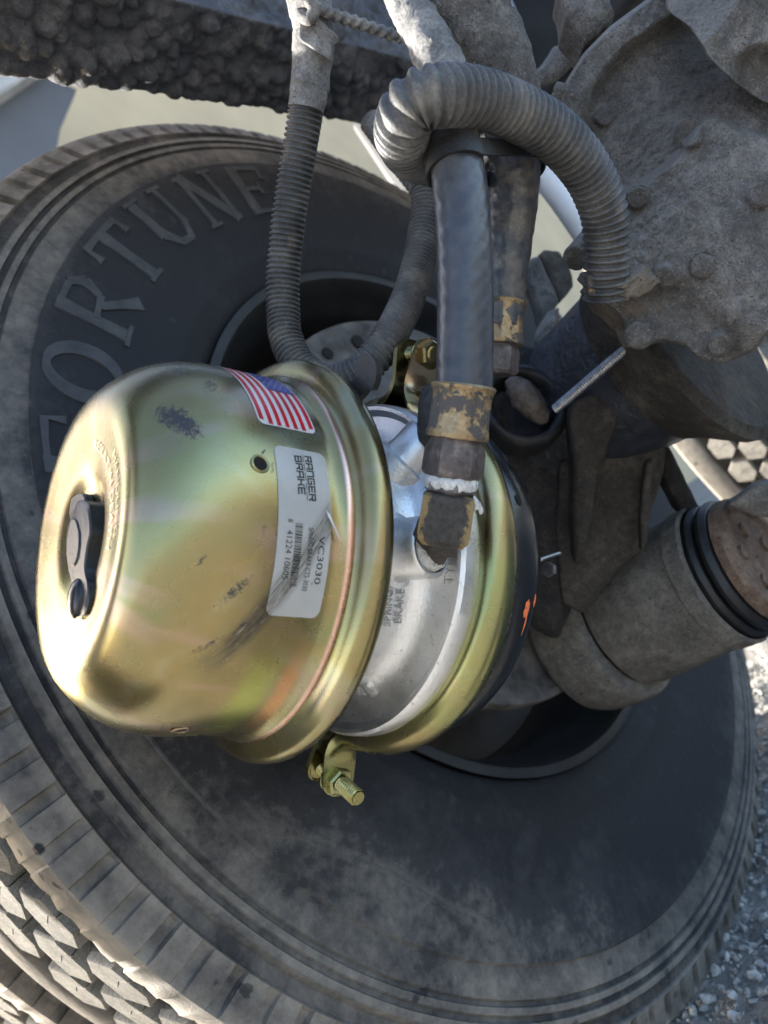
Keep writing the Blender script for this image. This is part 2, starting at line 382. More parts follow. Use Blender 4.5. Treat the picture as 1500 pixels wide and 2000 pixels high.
def lump(outline, thick, dome, amp=.0015, nsc=60, rings=36, res=150, edge=.35, seed=0.0, center=None, pw=2.4):
    """rounded solid: outline [(px, py, depth)] is its rim; the front swells by dome towards the viewer side, the back by half of it"""
    P = [W(*q) for q in outline]; P.append(P[0]); P = np.array(P)
    L = np.concatenate([[0], np.cumsum(np.linalg.norm(np.diff(P, axis=0), axis=1))])
    u = np.linspace(0, L[-1], res, endpoint=False); Q = np.stack([np.interp(u, L, P[:, k]) for k in range(3)], 1)
    for _ in range(2): Q = .5 * Q + .25 * np.roll(Q, 1, 0) + .25 * np.roll(Q, -1, 0)
    c = Q.mean(0) if center is None else W(*center)
    nrm = np.zeros(3)
    for i in range(res): nrm += np.cross(Q[i] - c, Q[(i + 1) % res] - c)
    nrm = unit(nrm)
    if nrm @ (CAM - c) < 0: nrm = -nrm
    vs, fs = [], []
    def ringset(sgn, hh):
        base = len(vs)
        for k in range(rings):
            f = 1 - (k / rings) ** 1.35; hgt = hh * (1 - f ** pw) ** .5
            for i in range(res): vs.append(c + (Q[i] - c) * f + sgn * nrm * hgt)
        vs.append(c + sgn * nrm * hh)
        for k in range(rings - 1):
            for i in range(res):
                j = (i + 1) % res; q = (base + k * res + i, base + k * res + j, base + (k + 1) * res + j, base + (k + 1) * res + i)
                fs.append(q if sgn > 0 else q[::-1])
        for i in range(res):
            j = (i + 1) % res; q = (base + (rings - 1) * res + i, base + (rings - 1) * res + j, base + rings * res)
            fs.append(q if sgn > 0 else q[::-1])
        return base
    fr = ringset(1, dome); nf = len(vs)
    for i in range(nf): vs[i] = vs[i] + nrm * 0
    b0 = len(vs)
    bk = ringset(-1, dome * .5)
    for i in range(b0, len(vs)): vs[i] = vs[i] - nrm * thick
    for i in range(res):
        j = (i + 1) % res; fs.append((fr + j, fr + i, bk + i, bk + j))
    vs = [v + unit(v - (c - nrm * thick * .6)) * amp * fbm(v, nsc, 4, seed) for v in vs]
    return vs, fs

def hexbolt(org, axis, r, h, shank_r=0, shank_l=0, chamfer=.15, rot=0.0):
    """hex head with chamfered top; optional threaded shank beyond it"""
    a = unit(axis); e, f = perp(a); vs, fs = [], []
    def ringv(n, rr, hh, off=0.0):
        b = len(vs)
        for k in range(n): t = 2 * math.pi * k / n + off + rot; vs.append(org + a * hh + rr * (math.cos(t) * e + math.sin(t) * f))
        return b
    b0 = ringv(6, r, 0); b1 = ringv(6, r, h * (1 - chamfer)); b2 = ringv(6, r * .86, h)
    for k in range(6):
        q = (k + 1) % 6; fs += [(b0 + k, b0 + q, b1 + q, b1 + k), (b1 + k, b1 + q, b2 + q, b2 + k)]
    fs.append(tuple(b2 + k for k in range(6))); fs.append(tuple(b0 + k for k in range(6))[::-1])
    return vs, fs
def threaded(org, axis, r, l, pitch=.0021, seg=18):
    n = int(l / pitch * 4); p = [np.asarray(org) + unit(axis) * l * i / n for i in range(n + 1)]
    return tube(p, r, seg, True, lambda i, a, L: r * .15 * math.cos(2 * math.pi * (L / pitch - a / (2 * math.pi))) if i < n - 2 else -r * .14)

def text2d(txt, size=1.0):
    cu = bpy.data.curves.new('t', 'FONT'); cu.body = txt; cu.size = size; cu.resolution_u = 3
    o = bpy.data.objects.new('t', cu); COL.objects.link(o); dg = bpy.context.evaluated_depsgraph_get()
    me = bpy.data.meshes.new_from_object(o.evaluated_get(dg))
    v = np.array([list(x.co)[:2] for x in me.vertices]); f = [tuple(p.vertices) for p in me.polygons]
    bpy.data.objects.remove(o); bpy.data.curves.remove(cu); bpy.data.meshes.remove(me)
    v -= v.min(0); v[:, 0] /= v[:, 0].max(); v[:, 1] /= v[:, 1].max(); return v, f

def strokes2d(segs, th):
    """segs [(x0,y0,x1,y1)] -> bars"""
    V, Fc = [], []
    for k, (x0, y0, x1, y1) in enumerate(segs):
        d = np.array([x1 - x0, y1 - y0], float); L = np.linalg.norm(d); d /= L; n_ = np.array([-d[1], d[0]]) * th / 2; e = d * th * .45
        b = len(V); V += [np.array([x0, y0]) - e - n_, np.array([x1, y1]) + e - n_, np.array([x1, y1]) + e + n_, np.array([x0, y0]) - e + n_]
        Fc.append((b, b + 1, b + 2, b + 3))
    return V, Fc

# ================================================================== SETTING
def ground():
    vs, fs = [], []; S = 60
    vs = [(-S, -S, -.012), (S, -S, -.012), (S, S, -.012), (-S, S, -.012)]; fs = [(0, 1, 2, 3)]
    # finer, uneven patch in view, rising out of the sheet
    nx, ny = 230, 200; X = np.linspace(-1.6, .75, nx); Y = np.linspace(-1.2, .6, ny); b = 4
    for i, x in enumerate(X):
        for j, y in enumerate(Y):
            e = min(i, nx - 1 - i, j, ny - 1 - j) / 12; e = min(1, e)
            p = (x, y, 0); h = .006 * fbm(p, 9, 3) + .007 * fbm(p, 38, 3, 3.)
            # rut wall: the tyre has sunk a little into loose gravel
            vs.append((x, y, -.020 + e * (.012 + h)))
    for i in range(nx - 1):
        for j in range(ny - 1):
            q = b + i * ny + j; fs.append((q, q + ny, q + ny + 1, q + 1))
    o = link('ground', vs, fs, 'gravel_ground'); structure(o)
    # loose stones, uncountable: one mesh
    bm = bmesh.new(); bmesh.ops.create_icosphere(bm, subdivisions=1, radius=1); bv = np.array([list(v.co) for v in bm.verts])
    bf = [[v.index for v in f.verts] for f in bm.faces]; bm.free()
    vs, fs = [], []
    for k in range(15000):
        x = rng.uniform(-1.0, .38); y = rng.uniform(-.22, .30)
        r = .0015 * (1 + 3.2 * rng.random() ** 4); Rm = np.array(Matrix.Rotation(rng.uniform(0, 6), 3, Vector(rng.normal(size=3)).normalized()))
        v = (bv * (1 + .25 * rng.normal(size=(len(bv), 1)))) * np.array([1, rng.uniform(.6, 1), rng.uniform(.5, .9)]) @ Rm * r
        z = -.008 + .006 * fbm((x, y, 0), 9, 3) + .007 * fbm((x, y, 0), 38, 3, 3.)
        o0 = len(vs); vs += list(v + np.array([x, y, z + r * .3])); fs += [tuple(i + o0 for i in f) for f in bf]
    o = link('gravel', vs, fs, 'gravel_stone', smooth=False); o['kind'] = 'stuff'; o['label'] = 'loose pale gravel beside the tyre'
ground()

def backdrop():
    # long beige yard wall beyond the wheels, a dark grey slab standing in front, pale coping
    y = -3.2
    vs, fs = box_mesh((-10.4, y - .15, 2.9), (9, 0, 0), (0, .12, 0), (0, 0, 2.95))
    t = thing('yard_wall', 'pale beige wall in the gap above the tyre', 'wall', (-6, y, 0)); link('wall_face', vs, fs, 'beige_wall', t, False)
    P = [WY(-60, 420, y + .5), WY(92, 400, y + .5), WY(118, 250, y + .5), WY(150, 175, y + .5), WY(78, 140, y + .5), WY(-60, 234, y + .5)]
    n_ = np.array([0, -.08, 0]); V = [p for p in P] + [p + n_ for p in P]; N = len(P)
    Fc = [tuple(range(N)), tuple(range(2 * N - 1, N - 1, -1))] + [(i, (i + 1) % N, N + (i + 1) % N, N + i) for i in range(N)]
    g = thing('grey_slab', 'dark grey panel left of the beige wall, top left corner', 'panel', P[0]); link('panel', V, Fc, 'grey_wall', g, False)
    A, B = WY(-60, 232, y + .5), WY(80, 138, y + .5); mid = (A + B) / 2; d = (B - A) / 2; up = np.array([0, 0, 1.]); upn = unit(up - unit(d) * (up @ unit(d)))
    vs, fs = box_mesh(mid + upn * .10 + np.array([0, .02, 0]), d, np.array([0, .09, 0]), upn * .13, .01)
    link('coping', vs, fs, 'coping', g, False)
backdrop()

# ================================================================== WHEELS
def sidewall_profile():
    # (y, r, dust, notch): from the bead round the crown to the far bead
    near = [(-.018, .284, .0), (-.002, .289, .05), (.006, .296, .05), (.009, .303, .05), (.0150, .318, .02), (.0165, .322, .02), (.0160, .325, .0), (.0195, .345, .0), (.0215, .365, .0), (.0225, .39, .0), (.0232, .41, .08),
            (.0236, .428, .20), (.0236, .4335, .27), (.0208, .4355, .47), (.0205, .446, .55), (.0195, .4560, .55), (.0165, .4575, .35), (.0165, .4600, .35), (.0187, .4612, .6), (.0182, .4655, .6),
            (.0150, .4670, .3), (.0148, .4700, .3), (.0172, .4712, .65), (.0160, .4760, .6), (.0090, .4790, .35), (.0075, .4870, .35), (.0102, .4895, .7), (.0085, .4920, .7)]
    lug = [(.0058, .4980, .6), (.0022, .5065, .6), (-.0010, .5125, .7), (-.0045, .5155, .85)]
    crown = [(-.020, .5165, .9), (-.040, .5165, .9), (-.0425, .5150, .8), (-.0445, .5030, .5), (-.060, .5020, .5), (-.115, .5020, .5), (-.170, .5020, .5), (-.1855, .5030, .5), (-.1875, .5150, .8), (-.190, .5165, .9), (-.225, .5165, .9)]
    far = [(-.230, .512, .7), (-.236, .498, .6), (-.240, .485, .5), (-.247, .46, .5), (-.252, .42, .4), (-.252, .38, .3), (-.246, .33, .2), (-.236, .30, .1), (-.225, .289, .1), (-.21, .284, .1)]
    return near, lug, crown, far
NP = 117
def tyre_body(center):
    near, lug, crown, far = sidewall_profile(); prof = near + lug + crown + far; n0, n1 = len(near) - 1, len(near) + len(lug)
    ring_seg = NP * 5
    vs, fs, D = [], [], []
    P = len(prof)
    for i in range(ring_seg):
        pit, sub = divmod(i, 5); a = 2 * math.pi * (pit + (0, .30, .62, .66, .96)[sub]) / NP
        for j, (y, r, d) in enumerate(prof):
            slot = sub in (3, 4); deep = pit % 2 == 0
            if n0 <= j < n1 + 1 and slot:
                w = (.6 if j == n0 else 1.0) * (1.0 if deep else .55)
                if j < n1 - 2: y_, r_ = y - .0060 * w, r - .0030 * w
                elif j == n1 - 2: y_, r_ = y - .0035 * w, r - .0015 * w
                else: y_, r_ = y, r
            else: y_, r_ = y, r
            if len(near) + len(lug) <= j <= len(near) + len(lug) + 2: r_ += .0010 * math.sin(i * 1.7)
            if j in (n1 + 1, n1 + 2): y_ += .0016 * math.sin(2 * math.pi * i / 5 / 1.2)
            vs.append((center[0] + r_ * math.cos(a), center[1] + y_, center[2] + r_ * math.sin(a)))
            if j < len(near): ad = math.degrees(a); sec = max(0, 1 - abs(((ad + 35 + 180) % 360) - 180) / 45); d = max(d, .56 * sec ** .55 * max(0, min(1, (r - .315) / .10)))
            D.append(d)
    for i in range(ring_seg):
        k = (i + 1) % ring_seg
        for j in range(P - 1): fs.append((i * P + j, i * P + j + 1, k * P + j + 1, k * P + j))
    return vs, fs, {'dust': D}

def half_block(L, Wd, side):
    """half a hexagonal tread block split by a zigzag sipe; local x = circumference, y = across, z = out of the tread"""
    g = .0005
    zz = [(g, -Wd / 2), (g + .0025, -Wd / 6), (g - .0025, Wd / 6), (g, Wd / 2)]
    out = [(L / 2 - L * .22, Wd / 2), (L / 2, .1 * Wd), (L / 2 - L * .22, -Wd / 2)]
    poly = zz + out
    if side < 0: poly = [(-x, -y) for x, y in poly]
    return poly
def block_mesh(name, L, Wd, H, mat):
    V, Fc = [], []
    for sd in (1, -1):
        poly = half_block(L, Wd, sd); c = np.mean(poly, 0); N = len(poly); b = len(V)
        for (f, z) in ((1.06, 0), (1.0, H * .80), (.985, H * .95), (.95, H)):
            for (x, y) in poly:
                q = np.array([x, y]); q2 = c + (q - c) * f
                if abs(x) < .004: q2[0] = x                        # keep the sipe edge straight
                zc = z - q2[0] ** 2 / (2 * .517)
                V.append((q2[0], q2[1], zc))
        for k in range(3):
            for i in range(N):
                j = (i + 1) % N; Fc.append((b + k * N + i, b + k * N + j, b + (k + 1) * N + j, b + (k + 1) * N + i))
        Fc.append(tuple(b + 3 * N + i for i in range(N)))
    me = bpy.data.meshes.new(name); me.from_pydata([tuple(map(float, v)) for v in V], [], Fc); me.materials.append(MAT[mat])
    me.polygons.foreach_set('use_smooth', [True] * len(me.polygons)); me.set_sharp_from_angle(angle=math.radians(35)); me.update()
    return me
BLOCKS = [block_mesh('tread_block', .0540, .0385, .0155, 'tread_rubber'), block_mesh('tread_block', .0530, .0390, .0150, 'tread_rubber')]

def tread_blocks(root, center, a0, a1):
    n = 52; cols = [(-.0720, 0.0), (-.1150, .5), (-.1580, 0.0)]
    for ci, (y, off) in enumerate(cols):
        for k in range(n):
            a = math.degrees(2 * math.pi * (k + off) / n); a = (a + 180) % 360 - 180
            if not (a0 <= a <= a1): continue
            t = math.radians(a); o = bpy.data.objects.new('tread_block', BLOCKS[(k + ci) % 2]); COL.objects.link(o)
            zx = Vector((math.cos(t), 0, math.sin(t))); xx = Vector((-math.sin(t), 0, math.cos(t))); yy = zx.cross(xx)
            m = Matrix((xx, yy, zx)).transposed().to_4x4(); m.translation = Vector(center) + zx * .5020 + Vector((0, y, 0))
            o.parent = root; o.matrix_parent_inverse = Matrix.Translation(-root.location); o.matrix_basis = m

GLY = {  # serif capitals: strokes (x0,y0,w0, x1,y1,w1) flaring towards the serifs
    'F': [(.16, 0, .26, .16, 1, .26), (.05, .95, .10, .80, .95, .12), (.78, 1, .04, .78, .70, .14), (.2, .52, .10, .60, .52, .12), (.58, .64, .05, .58, .40, .10), (-.02, .03, .08, .36, .03, .08)],
    'R': [(.16, 0, .26, .16, 1, .26), (.1, .95, .10, .58, .94, .12), (.58, .96, .14, .72, .76, .24), (.72, .78, .24, .60, .54, .14), (.62, .52, .12, .2, .48, .10), (.42, .48, .14, .84, .02, .26), (-.02, .03, .08, .36, .03, .08)],
    'T': [(.45, 0, .24, .45, .95, .26), (0, .94, .12, .9, .94, .12), (.03, 1, .06, .02, .70, .16), (.87, 1, .06, .88, .70, .16), (.28, .03, .08, .62, .03, .08)],
    'U': [(.14, 1, .24, .16, .30, .24), (.17, .34, .24, .38, .06, .16), (.36, .08, .16, .62, .07, .14), (.60, .06, .14, .76, .34, .14), (.76, .30, .14, .78, 1, .12), (-.02, .97, .08, .32, .97, .08), (.62, .97, .08, .92, .97, .08)],
    'N': [(.12, 0, .14, .12, 1, .14), (.12, 1, .26, .74, .02, .26), (.74, 0, .14, .74, 1, .14), (-.04, .97, .08, .24, .97, .08), (.58, .97, .08, .90, .97, .08), (-.02, .03, .08, .26, .03, .08)],
    'E': [(.16, 0, .26, .16, 1, .26), (.05, .95, .10, .78, .95, .12), (.76, 1, .04, .76, .72, .14), (.2, .52, .10, .58, .52, .12), (.56, .64, .05, .56, .40, .10), (.05, .05, .10, .80, .05, .12), (.79, 0, .04, .80, .30, .14)],
}
tt = np.linspace(0, 2 * math.pi, 33)
GLY['O'] = [(.42 + .36 * math.sin(a), .5 + .45 * math.cos(a), .10 + .14 * abs(math.sin(a)), .42 + .36 * math.sin(b), .5 + .45 * math.cos(b), .10 + .14 * abs(math.sin(b))) for a, b in zip(tt[:-1], tt[1:])]
def tyre_letters(root, tyre, center, text, angs, r0=.366, r1=.428, wd=.062):
    near = sidewall_profile()[0]; yy = np.array([q[0] for q in near]); rr = np.array([q[1] for q in near])
    for ch, ac in zip(text, angs):
        V, Fc = [], []
        for si, (x0, y0, w0, x1, y1, w1) in enumerate(GLY[ch]):
            if ch == 'O': dx, dy = (x1 - x0) * .3, (y1 - y0) * .3; x0, y0, x1, y1 = x0 - dx, y0 - dy, x1 + dx, y1 + dy; si = si % 2
            d = np.array([x1 - x0, (y1 - y0)]); d = d / np.linalg.norm(d); n_ = np.array([-d[1], d[0]]); K = 7; b = len(V); top = .0012 + .00012 * si
            for k in range(K + 1):
                t = k / K; cpt = np.array([x0 + (x1 - x0) * t, y0 + (y1 - y0) * t]); w = (w0 + (w1 - w0) * t) * (1 - (0 if ch == 'O' else .18) * math.sin(math.pi * t))
                for sgn, h in ((-1, -.001), (-.86, top), (.86, top), (1, -.001)):
                    q = cpt + n_ * w / 2 * sgn; r = r0 + (r1 - r0) * q[1]; a = math.radians(ac) + (q[0] - .42) * wd / r
                    V.append((center[0] + r * math.cos(a), center[1] + np.interp(r, rr, yy) + h, center[2] + r * math.sin(a)))
            for k in range(K):
                for s_ in range(3): Fc.append((b + 4 * k + s_, b + 4 * k + s_ + 1, b + 4 * k + 4 + s_ + 1, b + 4 * k + 4 + s_))
            Fc += [(b, b + 1, b + 2, b + 3), tuple(b + 4 * K + q for q in (3, 2, 1, 0))]
        o = link('raised_letter', V, Fc, 'letter_faint' if ch in 'FO' else 'letter_rubber', tyre, False); o['label'] = 'raised letter %s on the sidewall' % ch

RIM = [(-.016, .281), (.004, .2885), (.0085, .2935), (.0105, .2935), (.0112, .2895), (.0098, .2845), (.004, .2815), (-.012, .2790), (-.028, .2700), (-.045, .2640), (-.075, .2620), (-.120, .2600), (-.128, .2500), (-.130, .21), (-.130, .12)]
def wheel(name, label, center, blocks=None, letters=None, group=None, rim=True):
    c = np.array(center); t = thing(name, label, 'wheel', (c[0], c[1], 0), group)
    vs, fs, at = tyre_body(c); ty = link('tyre', vs, fs, 'tyre_rubber', t, True, 32, at)
    if rim:
        vs, fs, _ = lathe(RIM, c, (0, 1, 0), (1, 0, 0), 128); link('rim', vs, fs, 'dark_steel', t, True, 40)
    if blocks: tread_blocks(t, c, *blocks)
    if letters: tyre_letters(t, ty, c, *letters)
    return t
wheel('truck_wheel', 'large dusty truck tyre with raised serif lettering behind the gold chamber', (0, 0, RT), (-44, 24), ('FORTUNE', (21.5, 31.5, 42, 52.5, 63, 74, 84.5)), 'truck wheels')
wheel('truck_wheel', 'outer dual tyre whose edge shows in the bottom left corner', (0, -.325, RT), (-36, 14), None, 'truck wheels', False)
wheel('truck_wheel', 'sunlit tyre tread of hexagonal blocks seen in the gap at right', (-1.325, .118, RT), (-44, 24), None, 'truck wheels', False)

# unseen sheet added behind the wheels to block the sun from the brake
V, Fc = box_mesh((.672, -.22, .68), (.005, 0, 0), (0, .27, 0), (0, 0, .48), .003)
structure(link('sun_blocker', V, Fc, 'sun_blocker_grey', None, False))

# ================================================================== SPRING BRAKE CHAMBER
CC = M3 @ (np.array([-.0711, -.0245, -.4343]) - CT) + ZO           # centre of the rolled bead
CA = unit(M3 @ np.array([.77911777, -.1328138, -.61264672]))        # axis, from spring end to push-rod end
E1 = CAM - CC; E1 = unit(E1 - (E1 @ CA) * CA); E2 = np.cross(CA, E1)
def CP(s, ph, r): return CC + s * CA + r * (math.cos(ph) * E1 + math.sin(ph) * E2)
BODY = [(-.0940, .0005), (-.0940, .0180), (-.0944, .0230), (-.0955, .0265), (-.0972, .0300), (-.0982, .0335), (-.0987, .0400), (-.0992, .0480), (-.0998, .0540), (-.1004, .0585), (-.1007, .0625), (-.1004, .0660), (-.0996, .0695),
        (-.0972, .0735), (-.0930, .0782), (-.0880, .0828), (-.0820, .0873), (-.0750, .0910), (-.0660, .0940), (-.0560, .0958), (-.0400, .0965), (-.0250, .0968), (-.0160, .0972), (-.0130, .0980), (-.0110, .0998), (-.0095, .1008), (-.0080, .1010),
        (-.0066, .1006), (-.0058, .1016), (-.0050, .1045), (-.0038, .1082), (-.0018, .1110), (.0012, .1124), (.0045, .1124), (.0078, .1110), (.0102, .1080), (.0116, .1035), (.0118, .0960)]
BS = np.array([q[0] for q in BODY][10:31]); BR = np.array([q[1] for q in BODY][10:31])
def body_r(s): return float(np.interp(s, BS, BR))
def FP(px, py, s=-.098):
    """point of the end face under a pixel, in face coordinates"""
    r = ray(px, py); t = ((CC + s * CA - CAM) @ CA) / (r @ CA); p = CAM + r * t - CC; return np.array([p @ E1, p @ E2])
def FQ(a, b, s): return CC + s * CA + a * E1 + b * E2
ch = thing('spring_brake_chamber', 'gold plated spring brake chamber with white sticker and flag decal', 'brake chamber', CP(.05, math.pi, .12))

# pressed housing with two drain holes punched through it
vs, fs, at = lathe([(s, r) for s, r in BODY], CC, CA, E1, 192)
house = link('spring_housing', vs, fs, 'gold_body', ch, True, 60, at)
for (s0, p0, nm) in ((-.0530, math.radians(-24.5), 'vent_hole'), (-.0540, math.radians(62.5), 'vent_hole')):
    V, Fc = [], []; K = 24; r0 = body_r(s0)
    for (rad, dr) in ((.0046, .00015), (.0040, .0007), (.0034, .0005), (.0031, -.0002)):
        for k in range(K):
            t = 2 * math.pi * k / K; V.append(CP(s0 + rad * math.cos(t), p0 + rad * math.sin(t) / r0, r0 + dr))
    for j in range(3):
        for k in range(K): q = (k + 1) % K; Fc.append((j * K + k, j * K + q, (j + 1) * K + q, (j + 1) * K + k))
    rim_ = link(nm, V, Fc, 'gold_band', ch, True, None, {'s': [s0] * len(V), 'ph': [p0] * len(V)})
    V = [CP(s0 + .0034 * math.cos(2 * math.pi * k / K), p0 + .0034 * math.sin(2 * math.pi * k / K) / r0, r0 + .0003) for k in range(K)]
    link('hole_floor', V, [tuple(range(K))], 'hole_dark', rim_, False)

# ---- stamped warning on the end face
FS = np.array([q[1] for q in BODY[:11]]); FSs = np.array([q[0] for q in BODY[:11]])
def face_s(r): return float(np.interp(r, FS, FSs))
def ring_text(txt, r0, h, ph0, ph1, name='stamped_text'):
    v, f = text2d(txt); V = []
    for z in (.00005, -.0005):
        for (x, y) in v:
            r = r0 + h * y; ph = ph0 + (ph1 - ph0) * x; V.append(CP(face_s(r) + z, ph, r))
    n_ = len(v); Fc = [tuple(i + n_ for i in q) for q in f]
    link(name, V, Fc, 'gold_stamp', house, False)
ring_text('HANDLING', .0515, .0050, -.80, -.02)
ring_text('RESULT IN DEATH', .0425, .0046, -1.45, .10)

# ---- rubber dust plug with its strap
def prism(poly, s0, s1, name, mat, parent, inset=.0008, center=None):
    P = np.array(poly); N = len(P); c = P.mean(0); V, Fc = [], []
    for f, s in ((1.0, s0), (1.0, s1 + inset * (1 if s0 > s1 else -1)), (1 - inset / .012, s1)):
        for q in P: z = c + (q - c) * f; V.append(FQ(z[0], z[1], s))
    for j in range(2):
        for i in range(N): k = (i + 1) % N; Fc.append((j * N + i, j * N + k, (j + 1) * N + k, (j + 1) * N + i))
    Fc.append(tuple(2 * N + i for i in range(N))); Fc.append(tuple(range(N))[::-1])
    return link(name, V, Fc, mat, parent, True, 30)
def smooth_closed(pts, n=64):
    P = np.array(pts + [pts[0]], float); L = np.concatenate([[0], np.cumsum(np.linalg.norm(np.diff(P, axis=0), axis=1))])
    u = np.linspace(0, L[-1], n, endpoint=False); Q = np.stack([np.interp(u, L, P[:, k]) for k in range(2)], 1)
    for _ in range(2): Q = .5 * Q + .25 * np.roll(Q, 1, 0) + .25 * np.roll(Q, -1, 0)
    return Q
zz = lambda x, y: FP(60 + x / 3.846, 780 + y / 3.846, -.1005)
plug = thing('dust_plug', 'black rubber dust plug on the end face of the gold chamber', 'plug', CP(-.1, 0, .0))
main = smooth_closed([zz(*q) for q in [(350, 760), (400, 755), (440, 790), (455, 900), (460, 1000), (440, 1060), (425, 1150), (412, 1250), (420, 1330), (440, 1400), (440, 1500), (420, 1600), (370, 1640), (325, 1620), (305, 1560), (312, 1450), (318, 1390), (290, 1290), (272, 1150), (275, 1000), (300, 900), (322, 830)]], 90)
prism(main, -.0935, -.1012, 'strap', 'plug_plastic', plug)
oval = smooth_closed([zz(*q) for q in [(330, 890), (360, 900), (385, 1000), (385, 1100), (370, 1200), (345, 1260), (310, 1255), (292, 1180), (295, 1050), (310, 950)]], 60)
prism(oval, -.1010, -.1020, 'plug_face', 'plug_plastic', plug)
disc = smooth_closed([zz(*q) for q in [(275, 740), (320, 705), (362, 700), (382, 740), (370, 800), (340, 860), (300, 900), (272, 920), (258, 850)]], 60)
prism(disc, -.0945, -.0988, 'pull_tab', 'plug_plastic', plug)
dc = zz(352, 1497); V, Fc = [], []
for i in range(9):
    t = i / 8 * math.pi / 2
    for k in range(28):
        a = 2 * math.pi * k / 28; V.append(FQ(dc[0] + .0085 * math.cos(t) * math.cos(a), dc[1] + .0095 * math.cos(t) * math.sin(a), -.1010 - .0036 * math.sin(t)))
for i in range(8):
    for k in range(28): q = (k + 1) % 28; Fc.append((i * 28 + k, i * 28 + q, (i + 1) * 28 + q, (i + 1) * 28 + k))
link('button', V, Fc, 'black_paint', plug, True)

# ---- white maker's sticker, drawn in (a, b): a across the sticker (along the axis), b down its length (round the barrel)
LS0, LS1, LP0, LP1 = -.0452, -.0180, math.radians(-31.3), math.radians(15.1)
def LB(a, b, off): s = LS0 + (LS1 - LS0) * a; ph = LP0 + (LP1 - LP0) * b; return CP(s, ph, body_r(s) + off), s, ph
def patch(fn, na, nb, rc_a, rc_b, off, name, mat, parent):
    V, Fc, S, PH = [], [], [], []
    for i in range(nb + 1):
        b = i / nb
        b = .5 - .5 * math.cos(math.pi * b) * (1 if nb > 12 else 1)
        d = min(b, 1 - b); ins = 0 if d >= rc_b else rc_a * (1 - math.sqrt(max(0, 1 - (1 - d / rc_b) ** 2)))
        for j in range(na + 1):
            a = ins + (1 - 2 * ins) * j / na; p, s, ph = fn(a, b, off); V.append(p); S.append(s); PH.append(ph)
    for i in range(nb):
        for j in range(na): q = i * (na + 1) + j; Fc.append((q, q + 1, q + na + 2, q + na + 1))
    return link(name, V, Fc, mat, parent, True, None, {'s': S, 'ph': PH})
stick = patch(LB, 14, 70, .14, .055, .00028, 'sticker', 'sticker_paper', ch); stick['label'] = 'white sticker with black print and a barcode'
def print2d(v, f, a0, a1, b0, b1, name='print', slant=0.0, mat='print_black', off=.00042):
    V = [LB(a0 + (a1 - a0) * y, b0 + (b1 - b0) * (x + slant * y), off)[0] for x, y in v]
    o = link(name, V, f, mat, stick, False); return o
ST = {'R': [(0, 0, 0, 1), (0, 1, 1, 1), (1, 1, 1, .5), (1, .5, .1, .5), (.6, .5, 1, 0)], 'A': [(0, 0, 0, 1), (0, 1, 1, 1), (1, 1, 1, 0), (.1, .42, 1, .42)], 'N': [(0, 0, 0, 1), (0, 1, 1, 1), (1, 1, 1, 0)],
      'G': [(1, 1, 0, 1), (0, 1, 0, 0), (0, 0, 1, 0), (1, 0, 1, .5), (1, .5, .45, .5)], 'E': [(1, 1, 0, 1), (0, 1, 0, 0), (0, 0, 1, 0), (.1, .5, .9, .5)],
      'B': [(0, 0, 0, 1), (0, 1, 1, 1), (1, 1, 1, 0), (1, 0, 0, 0), (.1, .5, .9, .5)], 'K': [(0, 0, 0, 1), (.1, .5, .8, .5), (.8, .5, 1, 1), (.8, .5, 1, 0)]}
def square_word(word, a0, a1, b0, b1, th=.26, gap=.42):
    V, Fc = [], []; n = len(word); tot = n + (n - 1) * gap
    for i, c_ in enumerate(word):
        v, f = strokes2d(ST[c_], th)
        o = len(V); V += [np.array([(i * (1 + gap) + p[0]) / tot, p[1]]) for p in v]; Fc += [tuple(q + o for q in g) for g in f]
    print2d(V, Fc, a0, a1, b0, b1, 'brand_word', -.012)
square_word('RANGER', .585, .700, .045, .325); square_word('BRAKE', .385, .500, .055, .295)
print2d(*strokes2d([(0, 0, .16, 0), (.21, 0, .36, 0), (.42, 0, .58, 0), (.64, 0, .78, 0), (.84, 0, 1, 0)], .022), .542, 1.2, .04, .325, 'dash_line')
print2d(*text2d('VC3030'), .775, .890, .525, .800, 'part_number'); print2d(*strokes2d([(0, 0, 1, 0)], .012), .738, 1.5, .525, .805, 'underline')
print2d(*text2d('SPRING BRAKE CTS-3030'), .570, .665, .485, .845, 'description_line')
print2d(*text2d('8'), .175, .265, .452, .470, 'digit'); print2d(*text2d('41224 10605'), .165, .275, .515, .790, 'digits')
x = 0.0; bars = []; rb = random.Random(3)
while x < 1:
    w_ = rb.choice((.008, .008, .014, .02)); bars.append((x, w_)); x += w_ + rb.choice((.007, .012, .018))
V, Fc = [], []
for (x, w_) in bars:
    o = len(V); V += [(x, 0), (x + w_, 0), (x + w_, 1), (x, 1)]; Fc.append((o, o + 1, o + 2, o + 3))
print2d(V, Fc, .315, .455, .470, .825, 'barcode')
# peeled sliver at the scrape
V = [LB(*q)[0] for q in ((.90, .375, .0008), (.96, .395, .0012), (1.10, .52, .0030), (1.12, .56, .0040), (.97, .45, .0022), (.92, .41, .0012))]
o = link('torn_sliver', V, [(0, 1, 5), (1, 4, 5), (1, 2, 4), (2, 3, 4)], 'flag_white', stick, True)

